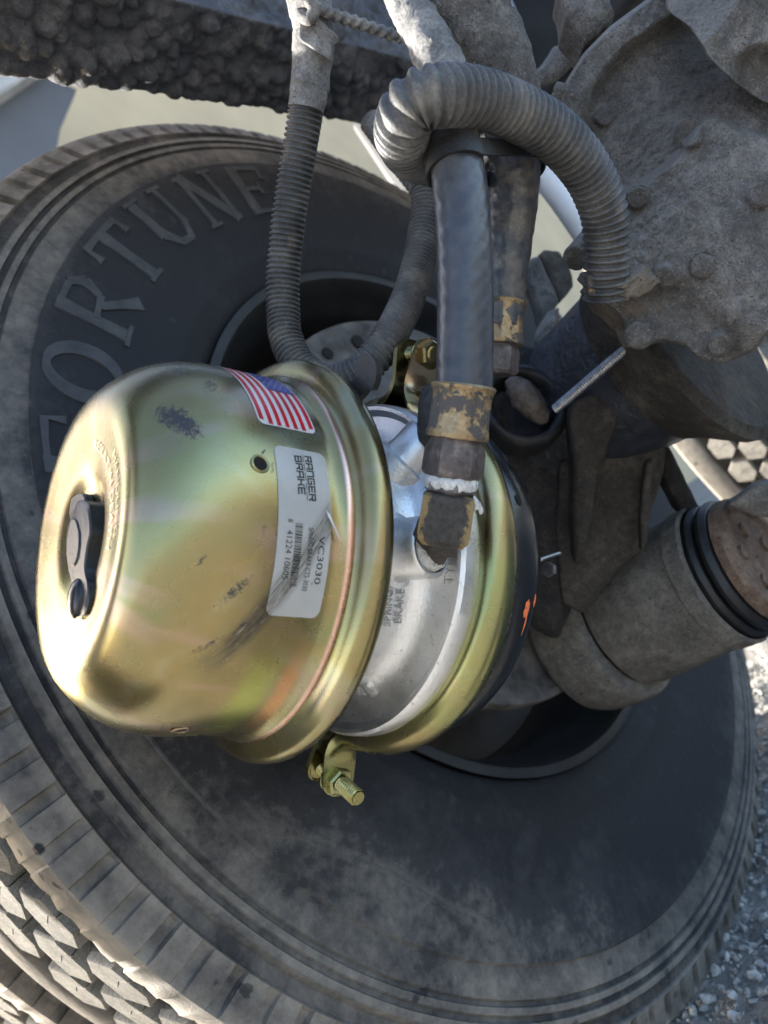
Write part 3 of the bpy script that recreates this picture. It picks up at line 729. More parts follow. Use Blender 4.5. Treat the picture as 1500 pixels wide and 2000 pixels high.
# ---- flag decal
FS0, FS1, FP0, FP1 = -.0499, -.0192, math.radians(-77), math.radians(-38.2)
def FB(a, b, off): s = FS0 + (FS1 - FS0) * a; ph = FP0 + (FP1 - FP0) * b; return CP(s, ph, body_r(s) + off), s, ph
flag = patch(FB, 14, 50, .10, .06, .00028, 'flag_decal', 'flag_white', ch); flag['label'] = 'red white and blue striped flag decal'
def frect(a0, a1, b0, b1, mat, name, off, na=3, nb=24):
    V, Fc = [], []
    for i in range(nb + 1):
        for j in range(na + 1): V.append(FB(a0 + (a1 - a0) * j / na, b0 + (b1 - b0) * i / nb, off)[0])
    for i in range(nb):
        for j in range(na): q = i * (na + 1) + j; Fc.append((q, q + 1, q + na + 2, q + na + 1))
    return link(name, V, Fc, mat, flag, True)
for k in range(0, 13, 2):
    e = .045 if k in (0, 12) else .012
    frect(.03 + .94 * k / 13, .03 + .94 * (k + 1) / 13, .02 + (e if k in (0, 12) else 0), 1 - e, 'flag_red', 'red_stripe', .00042)
canton = frect(.03 + .94 * 6 / 13, .97, .02, .52, 'flag_blue', 'canton', .00056, 6, 16)
V, Fc = [], []
for i in range(9):
    for j in range(6 if i % 2 == 0 else 5):
        b0 = .02 + .50 * (j + (.5 if i % 2 == 0 else 1.0)) / 6; a0 = .03 + .94 * 6 / 13 + .94 * 7 / 13 * (i + .7) / 9.4; o = len(V)
        for k in range(10):
            rr_ = 1 if k % 2 == 0 else .42; t = 2 * math.pi * k / 10; V.append(FB(a0 + .021 * rr_ * math.cos(t), b0 + .0115 * rr_ * math.sin(t), .0007)[0])
        V.append(FB(a0, b0, .0007)[0]); Fc += [(o + k, o + (k + 1) % 10, o + 10) for k in range(10)]
link('star_field', V, Fc, 'flag_white', flag, False)

# ---- cast aluminium flange case between bead and clamp
ALU = [(.0105, .096), (.0108, .090), (.0150, .0840), (.0220, .0765), (.0330, .0725), (.0450, .0712), (.0540, .0722), (.0600, .0755), (.0640, .0815), (.0655, .0880), (.0660, .0935), (.0640, .0955), (.0625, .0970), (.0625, .0992), (.0645, .1010), (.0700, .1015), (.0860, .1015)]
AS = np.array([q[0] for q in ALU[2:12]]); AR = np.array([q[1] for q in ALU[2:12]])
vs, fs, at = lathe(ALU, CC, CA, E1, 160, mod=lambda j, i, s, r: (s, r + .0003 * nz((i * .13, j * .9, 0), 1.0)))
alu = link('flange_case', vs, fs, 'cast_aluminium', ch, True, 35, at)
def alu_r(s): return float(np.interp(s, AS, AR))
def rayalu(px, py):
    r = ray(px, py); t = .36
    while t < .56:
        p = CAM + r * t - CC; s = p @ CA; q = np.linalg.norm(p - s * CA)
        if .012 < s < .0655 and q < alu_r(s): return s, math.atan2(p @ E2, p @ E1), q
        if s >= .0655 and q < .0945 and s < .075: return .0655, math.atan2(p @ E2, p @ E1), q
        t += .0004
    return .06, 0.0, .0755
def boss(px, py, r, hgt, name, tilt=0.0, wall=.0028, base=None):
    s, ph, _ = rayalu(px, py); d = unit(math.cos(ph) * E1 + math.sin(ph) * E2 + tilt * CA); p0 = CP(s, ph, alu_r(s) - .014 if base is None else base)
    L = hgt + .014; prof = [(0, r * 1.30), (.0135, r * 1.22), (.0150, r * 1.04), (.019, r * 1.0), (L - .002, r), (L, r - .0014), (L, r - wall), (L - .003, r - wall - .001), (L - .010, r - wall - .0015), (L - .012, .001)]
    vs, fs, at = lathe(prof, p0, d, perp(d)[0], 48); link(name, vs, fs, 'cast_aluminium', alu, True, 35, at)
    return p0 + d * L, d
B1, D1 = boss(771, 1074, .0164, .024, 'port_boss', .15)
B2, D2 = boss(786, 900, .0160, .020, 'port_boss', .35)
# reinforcing ribs running from the neck to the lip
for (p0, p1) in ((math.radians(44), math.radians(62)), (math.radians(-72), math.radians(-60))):
    V, Fc = [], []; K = 22
    for i in range(K + 1):
        t = i / K; s = .016 + .048 * t; ph = p0 + (p1 - p0) * math.sin(t * math.pi * .5); w_ = .0100 * (1 - .4 * t); hh = .0065 * math.sin(math.pi * min(1, t * 1.1) ** .7) + .001
        for k in range(9):
            u = k / 8 * 2 - 1; r = alu_r(s) - .0006 + hh * math.cos(u * math.pi / 2) ** .6; V.append(CP(s, ph + u * w_ / .08, r))
    for i in range(K):
        for k in range(8): q = i * 9 + k; Fc.append((q, q + 1, q + 10, q + 9))
    link('casting_rib', V, Fc, 'cast_aluminium', alu, True, 40)
def alu_text(txt, px0, py0, dx, dy, ux, uy, name='cast_text'):
    """cast lettering: baseline starts at a pixel, runs by (dx, dy) and rises by (ux, uy); lies on the casting"""
    v, f = text2d(txt); V = []
    for x, y in v:
        s, ph, q = rayalu(px0 + dx * x + ux * y, py0 + dy * x + uy * y)
        V.append(CP(s - (.0009 if s > .06 else .0003), ph, q + .0007))
    return V, f
def alu_text_obj(*a):
    V, f = alu_text(*a); link('cast_text', V, f, 'cast_letter', alu, False)
alu_text_obj('SPRING', 762, 1222, 6, -70, -14, 0); alu_text_obj('BRAKE', 783, 1216, 7, -66, -14, 0); alu_text_obj('TYPE', 884, 1140, 6, -62, -17, 0)

# ---- two-piece clamp band with its ears, bolts and nuts
def band_half(ph0, ph1, name, mat='gold_band', S=.0858, Rm=.1094, Wd=.0245, depth=.0125, th=.0026, ear=.022, rf=.0150):
    pts = []                                                  # (pos2d radial frame, N, arch)
    def pol(ph): return math.cos(ph) * E1 + math.sin(ph) * E2
    def tan(ph): return -math.sin(ph) * E1 + math.cos(ph) * E2
    def ear_pts(ph, sgn):
        n_, t_ = pol(ph), tan(ph) * sgn; p0 = n_ * Rm; out = []
        for k in range(1, 15):
            a = k / 14 * math.pi / 2; out.append((p0 + rf * (math.sin(a) * t_ + (1 - math.cos(a)) * n_), n_ * math.cos(a) - t_ * math.sin(a), 1 - (k / 14) ** .7, 1.0))
        q = out[-1][0]
        for k in range(1, 11):
            l = ear * k / 10; w = 1.0 if k < 6 else math.sqrt(max(.04, 1 - ((k - 5) / 5.1) ** 2)); out.append((q + n_ * l, -t_, 0.0, w))
        return out
    a = ear_pts(ph0, -1)[::-1]; b = ear_pts(ph1, 1); n = 110
    arc = [(pol(ph0 + (ph1 - ph0) * i / n) * Rm, pol(ph0 + (ph1 - ph0) * i / n), 1.0, 1.0) for i in range(n + 1)]
    path = a + arc + b; K = 11; V, Fc, S_, P_ = [], [], [], []
    for (p, N, ar, w) in path:
        sec = []
        for k in range(K):
            x = (k / (K - 1) * 2 - 1); sec.append((x * Wd / 2 * w, .0032 * ar - depth * ar * (1 - math.sqrt(max(0, 1 - .98 * x * x)))))
        loop = [(x, y) for x, y in sec] + [(x * .93, y - th) for x, y in sec[::-1]]
        for x, y in loop:
            V.append(CC + (S + x) * CA + p + N * y); S_.append(S + x); P_.append(math.atan2(p @ E2, p @ E1))
    Q = 2 * K
    for i in range(len(path) - 1):
        for k in range(Q): j = (k + 1) % Q; Fc.append((i * Q + k, i * Q + j, (i + 1) * Q + j, (i + 1) * Q + k))
    Fc.append(tuple(range(Q))); Fc.append(tuple((len(path) - 1) * Q + k for k in range(Q))[::-1])
    return link(name, V, Fc, mat, ch, True, 50, {'s': S_, 'ph': P_})
GB, GT = math.radians(101.0), math.radians(277.5); g_ = math.radians(10.6)
bandf = band_half(GT - 2 * math.pi + g_, GB - g_, 'clamp_band'); band_half(GB + g_, GT - g_, 'clamp_band')
def clamp_bolt(ph, flip, nut_l):
    n_ = math.cos(ph) * E1 + math.sin(ph) * E2; t_ = (-math.sin(ph) * E1 + math.cos(ph) * E2) * flip
    p = CC + .0858 * CA + n_ * .1370; g = .0046
    ga = {'s': None, 'ph': None}
    def put(nm, vf, par, m='gold_band', sh=30):
        return link(nm, vf[0], vf[1], m, par, True, sh, {'s': [.08] * len(vf[0]), 'ph': [float(x) for x in np.linspace(0, 1, len(vf[0]))]})
    fl = lathe([(0, .001), (0, .0100), (.0012, .0104), (.0024, .0092)], p + t_ * g, t_, CA, 32)[:2]
    nut = put('nut', hexbolt(p + t_ * (g + .002), t_, .0092, .0085, rot=.3), ch); put('washer', fl, nut)
    put('bolt_shank', threaded(p - t_ * .012, t_, .0050, .012 + g + nut_l), nut, 'gold_band', 60)
    hd = lathe([(0, .0098), (.002, .0098), (.0045, .0082), (.0062, .0050), (.0066, .0005)], p - t_ * (g + .0028) , -t_, CA, 28)[:2]
    put('bolt_head', hd, nut)
clamp_bolt(GB, -1, .0290); clamp_bolt(GT, 1, .012)
# stamped type mark on the band
v, f = text2d('TYPE 30'); V = []
for x_, y_ in v:
    ph = math.radians(8 + 22 * (1 - x_)); s = .0858 + .0058 + .0032 * (y_ - .5); V.append(CP(s, ph, .1094 + .0032 - .0125 * (1 - math.sqrt(max(0, 1 - .98 * ((s - .0858) / .01225) ** 2))) + .0003))
link('stamped_text', V, f, 'gold_stamp', bandf, False)

# ---- black push-rod housing behind the clamp
BLK = [(.0880, .1005), (.0985, .1015), (.1010, .1030), (.1090, .1038), (.1165, .1030), (.1205, .1012), (.1230, .0975), (.1270, .0880), (.1305, .0400), (.1305, .001)]
vs, fs, at = lathe(BLK, CC, CA, E1, 144); blk = link('push_rod_housing', vs, fs, 'black_paint', ch, True, 28, at)
def blk_r(s): return float(np.interp(s, [q[0] for q in BLK[:8]], [q[1] for q in BLK[:8]]))
def daub(s0, ph0, ra, rb, name, mat, seed, par=blk):
    V = [CP(s0, ph0, blk_r(s0) + .0010)]; K = 26
    for k in range(K):
        t = 2 * math.pi * k / K; q = 1 + .35 * nz((math.cos(t) * 1.3, math.sin(t) * 1.3, seed), 1.6); s = s0 + ra * math.cos(t) * q
        V.append(CP(s, ph0 + rb * math.sin(t) * q / .09, blk_r(s) + .0003))
    link(name, V, [(0, 1 + k, 1 + (k + 1) % K) for k in range(K)], mat, par, True)
daub(.1120, math.radians(7), .0024, .0044, 'paint_daub', 'orange_paint', 1.0); daub(.1190, math.radians(4.5), .0014, .0032, 'paint_daub', 'orange_paint', 4.0)
daub(.1130, math.radians(11.5), .0006, .0055, 'paint_daub', 'orange_paint', 7.0)
daub(.1080, math.radians(-27), .0026, .0030, 'vent_hole', 'hole_dark', 2.0)
# black rubber ear of the breather grommet behind the bead
p0 = CP(.0125, math.radians(-57), .100); n_ = unit(p0 - CC - .0125 * CA); t_ = np.cross(CA, n_)
K = 24; V, Fc = [], []
for z in (0, .0035):
    for k in range(K):
        a = 2 * math.pi * k / K; V.append(p0 + CA * z + n_ * (.016 + .0125 * math.cos(a)) + t_ * .0125 * math.sin(a) * (1 if math.cos(a) > 0 else .6))
Fc = [tuple(range(K)), tuple(range(2 * K - 1, K - 1, -1))] + [(i, (i + 1) % K, K + (i + 1) % K, K + i) for i in range(K)]
link('grommet_tab', V, Fc, 'black_rubber', ch, True, 40)

# ================================================================== AIR HOSES, LOOMS, FITTINGS
def loom(name, label, ctrl, r, pitch, amp, mat, seam=True, seg=28, ovality=0.0, dist=None):
    """split corrugated conduit through ctrl [(px, py, depth)]"""
    P = [W(*q) for q in ctrl]; q, u = spline(P, 50); n = int(u[-1] / pitch * 7); q, u = spline(P, n)
    sd = random.random() * 50
    def rm(i, a, L):
        f = L / pitch + (.5 if seam and (a % (2 * math.pi)) < 1.05 else 0) + .10 * nz((L * 30, sd, 0), 1.0)
        w = math.cos(2 * math.pi * f); w = math.copysign(abs(w) ** .55, w)
        if dist: w *= dist(L / u[-1])
        k = r * .022 * fbm((L * 40, math.cos(a) + sd, math.sin(a)), 1.3, 2)
        return amp * w + k + ovality * r * math.cos(2 * a)
    vs, fs = tube(q, r, seg, True, rm)
    t = thing(name, label, 'conduit', P[-1], 'corrugated conduits'); link('corrugated_sleeve', vs, fs, mat, t, True, 70); return t, q
loomA, qa = loom('corrugated_conduit', 'long grey corrugated conduit hanging in a U behind the gold bead', [(607, 20, .485), (612, 70, .487), (606, 150, .492), (592, 250, .50), (575, 350, .508), (561, 450, .515), (553, 540, .52), (553, 610, .52), (560, 665, .515), (585, 712, .508), (630, 742, .50), (680, 738, .493), (728, 703, .49), (768, 645, .50), (800, 575, .52), (822, 490, .54), (833, 400, .555), (835, 320, .56), (832, 240, .565)], .0107, .0036, .0009, 'dusty_loom')
loomB, qb = loom('corrugated_conduit', 'thick corrugated conduit looped over the black hose and into the casting', [(1182, 580, .478), (1183, 540, .472), (1185, 470, .462), (1176, 400, .450), (1140, 325, .433), (1080, 260, .413), (1000, 215, .392), (920, 190, .372), (855, 188, .361), (812, 200, .361), (790, 232, .368), (786, 268, .386), (806, 298, .412), (845, 312, .438), (895, 312, .456)], .0127, .0047, .0014, 'dusty_loom', False, 32)
# cloth tape wound round the conduit's upper end, with a loose flap, and the cord tied there
tp = [W(*q) for q in ((598, -20, .483), (606, 20, .484), (613, 60, .486), (611, 110, .489), (605, 170, .493), (598, 215, .496))]; q, u = spline(tp, 70)
vs, fs = tube(q, [.0132 - .0012 * (i / 69) for i in range(70)], 26, True, lambda i, a, L: .0009 * fbm((L * 30, math.cos(a) * 2, math.sin(a) * 2), 1.5, 3) + .0006 * (int(L / .012 + a / 6.28) % 2) - (.0012 if (i > 56 and math.sin(a * 3 + 1) > 0) else 0))
link('cloth_tape', vs, fs, 'dusty_loom_light', loomA, True, 50)
fl = [(585, 30, .474), (612, 28, .470), (640, 52, .473), (666, 74, .478), (660, 84, .479), (650, 90, .478), (646, 120, .480), (618, 100, .473), (584, 76, .475)]
vs, fs = lump(fl, .0018, .0014, .0006, 90, 8, 60, seed=3.0); link('tape_flap', vs, fs, 'dusty_loom_light', loomA, True)
cd = [W(*q) for q in ((560, -30, .474), (580, 5, .472), (600, 25, .470), (618, 18, .470), (650, 28, .474), (700, 45, .480), (760, 66, .486), (815, 80, .49))]; q, u = spline(cd, 160)
vs, fs = tube(q, .0034, 12, True, lambda i, a, L: .0007 * math.sin(2 * math.pi * L / .006 + 2 * a)); tag(link('twisted_cord', vs, fs, 'dusty_loom_light', None, True), 'thin grey twisted cord tied to the taped conduit', 'cord')
kn = [W(*q) for q in ((583, 12, .470), (592, 2, .466), (606, 4, .464), (612, 20, .466), (604, 36, .468), (590, 30, .470), (584, 16, .472))]; q, u = spline(kn, 60)
vs, fs = tube(q, .0040, 12); o = link('cord_knot', vs, fs, 'dusty_loom_light', bpy.data.objects['twisted_cord'], True)

def hose(name, label, ctrl, mat, n=150, seg=32, dirt=None, amp=.0002, group='air hoses'):
    Q = [np.concatenate([W(*c[:3]), [c[3]]]) for c in ctrl]; q, u = spline(Q, n)
    vs, fs = tube(q[:, :3], q[:, 3], seg, True, lambda i, a, L: amp * fbm((L * 60, math.cos(a), math.sin(a)), 2, 3))
    d = np.repeat(np.interp(np.linspace(0, 1, n), *dirt) if dirt else np.zeros(n), seg)
    t = thing(name, label, 'hose', Q[-1][:3], group); link('hose_body', vs, fs, mat, t, True, None, {'dirt': d}); return t, q
hA, qh = hose('air_hose', 'smooth blue black rubber hose dropping to the brass elbow', [(906, 780, .3665, .0136), (908, 700, .3675, .0136), (909, 600, .369, .0136), (908, 500, .372, .0136), (902, 400, .378, .0136), (892, 320, .385, .0136), (882, 260, .390, .0136), (872, 205, .398, .0133)], 'hose_rubber', dirt=([0, .55, .75, .82, 1], [.0, .15, .55, 1, 1]))
# its grimy sheath above the loop
q, u = spline([W(*q) for q in ((878, 215, .399), (862, 130, .409), (828, 62, .421), (794, 5, .432), (768, -50, .44))], 80)
vs, fs = tube(q, [.0125 - .002 * (i / 79) for i in range(80)], 26, True, lambda i, a, L: .0016 * fbm((L * 90, math.cos(a) * 3, math.sin(a) * 3), 1.2, 3)); link('rough_sheath', vs, fs, 'dusty_loom_light', hA, True, 60)
hB, qh2 = hose('air_hose', 'second black hose standing behind the blue black one', [(978, 640, .462, .0132), (984, 560, .461, .0134), (994, 470, .459, .0140), (1003, 390, .456, .0146), (1006, 320, .452, .0150), (1000, 250, .448, .0165), (985, 180, .444, .0200), (952, 100, .440, .0230), (912, 20, .436, .0240), (888, -50, .434, .0240)], 'hose_rubber', dirt=([0, .3, .45, 1], [.6, 1, 1, 1]), amp=.0006)
lower = [W(*q) for q in ((1002, 235, .4475), (985, 180, .4435), (952, 100, .4395), (912, 20, .4355), (888, -50, .4335))]; q, u = spline(lower, 90)
vs, fs = tube(q, np.interp(np.linspace(0, 1, 90), [0, .35, 1], [.0178, .0228, .0250]), 32, True, lambda i, a, L: .0010 * fbm((L * 60, math.cos(a) * 2, math.sin(a) * 2), 1.4, 4)); link('dusty_sleeve', vs, fs, 'casting_dirt', hB, True, 60)
def collar(hose_t, p, d, r, L, label=None):
    prof = [(0, r * .99), (.0010, r * 1.07), (.0022, r * 1.04), (.0032, r * .985), (.008, r * .95), (L - .006, r * .975), (L - .003, r * 1.02), (L - .0008, r * 1.03), (L, r * 1.00), (L + .0004, r * .8), (L + .0004, .001)]
    e = perp(d)[0]; m = lambda j, i, s, rr: (s, rr - (.00075 * max(0, math.cos(i * 8 * 2 * math.pi / 96)) ** .5 if 3 <= j <= 5 else 0))
    vs, fs, _ = lathe(prof, p, d, e, 96, mod=m); return link('crimp_collar', vs, fs, 'worn_brass', hose_t, True, 45)
pA = W(906, 752, .3665); dA = unit(W(889, 880, .3700) - W(906, 752, .3665)); collar(hA, pA, dA, .0148, .0255)
# hexagonal swivel nut, tapered shoulder, tape and thread below the collar
L0 = .0255; e_ = perp(dA)[0]
def hexlathe(prof, p, d, e, rot=0.0, n=6):
    V, Fc = [], []; f_ = np.cross(unit(d), unit(e))
    for (s, r, round_) in prof:
        for k in range(48):
            t = 2 * math.pi * k / 48 + rot; hx = math.cos(math.pi / n) / math.cos(((t - rot) % (2 * math.pi / n)) - math.pi / n); rr = r * (hx * (1 - round_) * 1.08 + round_)
            V.append(p + unit(d) * s + rr * (math.cos(t) * unit(e) + math.sin(t) * f_))
    P = len(prof)
    for j in range(P - 1):
        for k in range(48): q = (k + 1) % 48; Fc.append((j * 48 + k, j * 48 + q, (j + 1) * 48 + q, (j + 1) * 48 + k))
    Fc.append(tuple(range(48))[::-1]); Fc.append(tuple((P - 1) * 48 + k for k in range(48))); return V, Fc
vs, fs = hexlathe([(.024, .0118, .8), (.027, .0124, .5), (.032, .0138, .05), (.042, .0140, 0), (.0435, .0134, .25), (.0448, .0120, .7)], pA, dA, e_, .2)
vs = [v + .0004 * fbm(v, 200, 3) * unit(v - pA) for v in vs]; link('swivel_nut', vs, fs, 'oxide_steel', hA, True, 30)
vs, fs = hexlathe([(.0440, .0110, .4), (.0460, .0122, .05), (.0510, .0122, .05), (.0525, .0108, .6)], pA, dA, e_, .6); nut2 = link('lock_nut', vs, fs, 'oxide_steel', hA, True, 30)
V, Fc, at = lathe([(.0440, .0118), (.0450, .0130), (.0480, .0131), (.0500, .0121)], pA, dA, e_, 72, .2, 4.4, mod=lambda j, i, s, r: (s + .0022 * nz((i * .22, j * .4, 5), 1.0) * (j > 0), r + .0010 * nz((i * .3, j * .8, 1), 1.0)))
link('sealing_tape', V, Fc, 'white_tape', hA, True)
vs, fs = threaded(pA + dA * .0515, dA, .0098, .009, .0018, 24); link('thread', vs, fs, 'black_rubber', hA, True, 60)

# brass street elbow between nut and port
el = thing('elbow_fitting', 'greasy square brass elbow screwed into the aluminium port', 'fitting', B1)
pc = pA + dA * .0635; toB = unit(B1 - pc)
ex = unit(np.cross(dA, toB)); V0 = unit(CAM - pc); V0 = unit(V0 - dA * (V0 @ dA)); S0 = np.cross(dA, V0)
ux, uy = unit(V0 * .78 - S0 * .62), None; uy = np.cross(dA, ux)
vs, fs = hexlathe([(-.0115, .0100, .7), (-.0110, .0140, .25), (-.0100, .0160, .06), (.0075, .0164, .03), (.0110, .0156, .06), (.0138, .0125, .15), (.0145, .008, .4)], pc, dA, unit(V0 * .70 - S0 * .72), .02, 4)
vs = [v + .0003 * fbm(v, 150, 3, 2.) * unit(v - pc) for v in vs]
link('elbow_block', vs, fs, 'greasy_brass', el, True, 28, {'edge': [max(0, 1 - min(k % 12, 12 - k % 12) / 2.2) for _ in range(len(vs) // 48) for k in range(48)]})
vs, fs = hexlathe([(-.010, .0092, 1.), (.0030, .0092, 1.), (.0036, .0112, .6), (.0050, .0126, .15), (.0160, .0130, .1)], B1, unit(pc - B1), perp(D1)[0], .4); link('elbow_neck', vs, fs, 'greasy_brass', el, True, 30)
for (ctr, ax, r, seed, a0, a1) in ((B1 - D1 * .0015, D1, .0128, 2.0, 0.0, 2 * math.pi),):
    V, Fc, _ = lathe([(-.003, r - .0004), (.0, r), (.0022, r - .0006), (.0036, r - .0026), (.0040, .0085)], ctr, ax, perp(ax)[0], 64, a0, a1, mod=lambda j, i, s, rr: (s + .0012 * nz((i * .35, j, seed), 1.0), rr + .0007 * nz((i * .5, j * .7, seed + 3), 1.0)))
    link('sealing_tape', V, Fc, 'white_tape', el, True)
tp = pc + uy * -.0005
for sd, dd in ((1, uy), (-1, uy)):
    pass
# torn tape flag on the elbow's far shoulder
wq = [(925, 965, .362), (942, 985, .362), (946, 1000, .363), (938, 1008, .363), (934, 995, .362), (926, 1000, .362)]
vs, fs = lump(wq, .0010, .0008, .0008, 200, 5, 36, seed=5.); link('torn_tape', vs, fs, 'white_tape', el, True)
# second port: black plug fitting and tape, its hose rises behind the first
pl = thing('plug_fitting', 'black fitting in the upper aluminium port behind the hex nut', 'fitting', B2)
qq = [B2 - D2 * .006, B2 + D2 * .004, B2 + D2 * .010, W(848, 850, .425), W(846, 800, .432), W(850, 770, .438)]; q, u = spline(qq, 40)
vs, fs = tube(q, np.interp(np.linspace(0, 1, 40), [0, .3, 1], [.0098, .0090, .0085]), 22, True, lambda i, a, L: .0005 * fbm((L * 100, math.cos(a), math.sin(a)), 2, 3)); link('fitting_body', vs, fs, 'greasy_brass', pl, True, 50)
V, Fc, _ = lathe([(-.004, .0100), (.0, .0112), (.0022, .0106), (.0030, .0090)], B2 - D2 * .0015, D2, perp(D2)[0], 64, mod=lambda j, i, s, rr: (s + .0014 * nz((i * .35, j, 9.), 1.0), rr + .0012 * nz((i * .5, j * .7, 4.), 1.0))); link('sealing_tape', V, Fc, 'white_tape', pl, True)
# rear hose collar and tail
pB = W(982, 588, .4615); dB = unit(W(974, 690, .463) - pB); cb = collar(hB, pB, dB, .0140, .0260)
vs, fs = hexlathe([(.0255, .0100, .6), (.030, .0118, .1), (.042, .0118, .1), (.044, .010, .6)], pB, dB, perp(dB)[0], .3); link('swivel_nut', vs, fs, 'oxide_steel', hB, True, 30)
# strap that ties both hoses together under the loop
c1, c2 = W(893, 322, .3852), W(1006, 318, .452); ax = unit(W(882, 260, .390) - W(892, 320, .385)); mid = (c1 + c2) / 2; du = unit(c2 - c1 - ax * ((c2 - c1) @ ax)); dv = np.cross(ax, du); hl = np.linalg.norm(c2 - c1) / 2
pts = [c1 + .0148 * (math.cos(a) * -du + math.sin(a) * dv) for a in np.linspace(-1.45, 1.45, 14)] + [c2 + .0162 * (math.cos(a) * du + math.sin(a) * dv) for a in np.linspace(1.45, -1.45, 14)]; pts.append(pts[0])
V, Fc = [], []; N = len(pts)
ctr = (c1 + c2) / 2
for i, p in enumerate(pts):
    nn = unit(p - (c1 if i < 14 or i == N - 1 else c2))
    for (z, w) in ((-.005, 0), (.005, 0), (.005, .0014), (-.005, .0014)): V.append(p + ax * z + nn * w)
for i in range(N - 1):
    for k in range(4): j = (k + 1) % 4; Fc.append((i * 4 + k, i * 4 + j, (i + 1) * 4 + j, (i + 1) * 4 + k))
tag(link('hose_strap', V, Fc, 'black_rubber', None, True, 40), 'black strap binding the two hoses beneath the conduit loop', 'strap')

# ================================================================== CHASSIS
def frame_rail():
    y0, y1 = .10, .185
    zb = WY(400, 194, y0)[2]
    X = np.concatenate([np.linspace(.95, .34, 24, endpoint=False), np.linspace(.34, -.95, 700), np.linspace(-.95, -1.9, 40)[1:]]); nx = len(X)
    prof = [(y1, zb + .40), (y1, zb + .37), (y1, zb + .35)] + [(y1, zb + .33 * (1 - k / 165)) for k in range(166)] + [(y1 - (y1 - y0) * k / 48, zb) for k in range(1, 49)] + [(y0, zb + .01), (y0, zb + .10), (y0, zb + .40), (y1, zb + .40)]
    V, Fc = [], []; P = len(prof)
    for i, x in enumerate(X):
        for j, (y, z) in enumerate(prof):
            p = np.array([x, y, z]); k = j - 3 - 165
            ny = np.array([0, 1, 0]) if k < -4 else (np.array([0, -1, 0.]) if k > 48 else np.array([0, .7 * max(0, 1 - (k + 4) / 8) - .7 * max(0, (k - 42) / 6), -.25 - .75 * min(1, (k + 4) / 8)]))
            if 3 <= j <= 3 + 165 + 48 and -.97 < x < .36:
                w = .35 * nz(p, 30), .35 * nz(p, 34, 3.)
                d, pt = noise.voronoi(Vector((x * 62 + w[0], y * 62, z * 58 + w[1]))); sel = nz(pt[0], .9, 2.)
                b = max(0, .66 - d[0]); cl = max(0.0, min(1.0, .62 + 1.0 * nz(p, 6, 5.) + .9 * sel))
                d2, _ = noise.voronoi(Vector((x * 150, y * 150, z * 140 + 2)))
                hgt = .0105 * (1 - (1 - min(1, b / .5)) ** 2.0) * cl + .0022 * max(0, .6 - d2[0]) + .0050 * fbm(p, 20, 3, 9.)
            else: hgt = .005
            V.append(p + ny * hgt * (1 - .65 * max(0, 1 - abs(k - 48) / 7) if k > 30 else 1))
    for i in range(nx - 1):
        for j in range(P - 1): q = i * P + j; Fc.append((q, q + 1, q + P + 1, q + P))
    Fc.append(tuple(range(P - 1))[::-1]); Fc.append(tuple((nx - 1) * P + j for j in range(P - 1)))
    t = thing('frame_rail', 'dark frame rail crusted with lumps of old mud across the top left', 'beam', (-.5, .14, 0)); link('rail_body', V, Fc, 'crust', t, True)
frame_rail()

axo = np.array([0, 0, RT]); YH = np.array([0, 1., 0]); XH = np.array([1., 0, 0])
# backing plate of the brake, axle tube and carrier
bp = thing('brake_backing_plate', 'dusty round brake plate deep inside the wheel', 'brake plate', axo)
vs, fs, _ = lathe([(-.060, .215), (-.010, .2275), (.004, .2280), (.0075, .2265), (.0085, .2200), (.0055, .2130), (.0065, .1500), (.0110, .1300), (.0110, .001)], axo, YH, XH, 120, mod=lambda j, i, s, r: (s + .0008 * nz((i * .2, j, 0), 1.0), r)); link('plate', vs, fs, 'drum_grey', bp, True, 35)
for px_, py_, r_ in ((1108, 1312, .011), (700, 668, .009), (640, 690, .007)):
    p = WY(px_, py_, .008); vs, fs, _ = lathe([(0, r_), (.0012, r_ * .96), (.0012, .0005)], p, YH, XH, 24); link('plate_hole', vs, fs, 'hole_dark', bp, True, 30)
ax_t = thing('axle_housing', 'blue black axle tube running inboard from the wheel', 'axle', axo)
vs, fs, _ = lathe([(.012, .095), (.030, .092), (.036, .078), (.060, .070), (.12, .068), (.20, .070), (.262, .078)], axo, YH, XH, 140, mod=lambda j, i, s, r: (s, r + .0015 * nz((i * .3, j * 1.3, 2), 1.0)))
link('axle_tube', vs, fs, 'blue_tube', ax_t, True, 40)
vs, fs, _ = lathe([(.250, .060), (.252, .0790), (.262, .084), (.275, .094), (.288, .104), (.298, .108), (.305, .100), (.305, .001)], axo, YH, XH, 140, mod=lambda j, i, s, r: (s, r + .0012 * nz((math.cos(i * 2 * math.pi / 140) * 4, math.sin(i * 2 * math.pi / 140) * 4, j * 1.3), 1.0))); link('housing_flare', vs, fs, 'brown_dirt', ax_t, True, 40)

# dark box added for the shade on the rail behind the hoses
P_ = W(1060, 20, 1.0); V, Fc = box_mesh(P_, (.05, 0, 0), (0, .30, 0), (0, 0, .11), .012, 3)
V = [v + .0015 * fbm(v, 30, 3) for v in V]; tag(link('shade_box', V, Fc, 'dark_steel', None, True, 40), 'dark box added in the shaded gap between hoses and casting', 'beam')
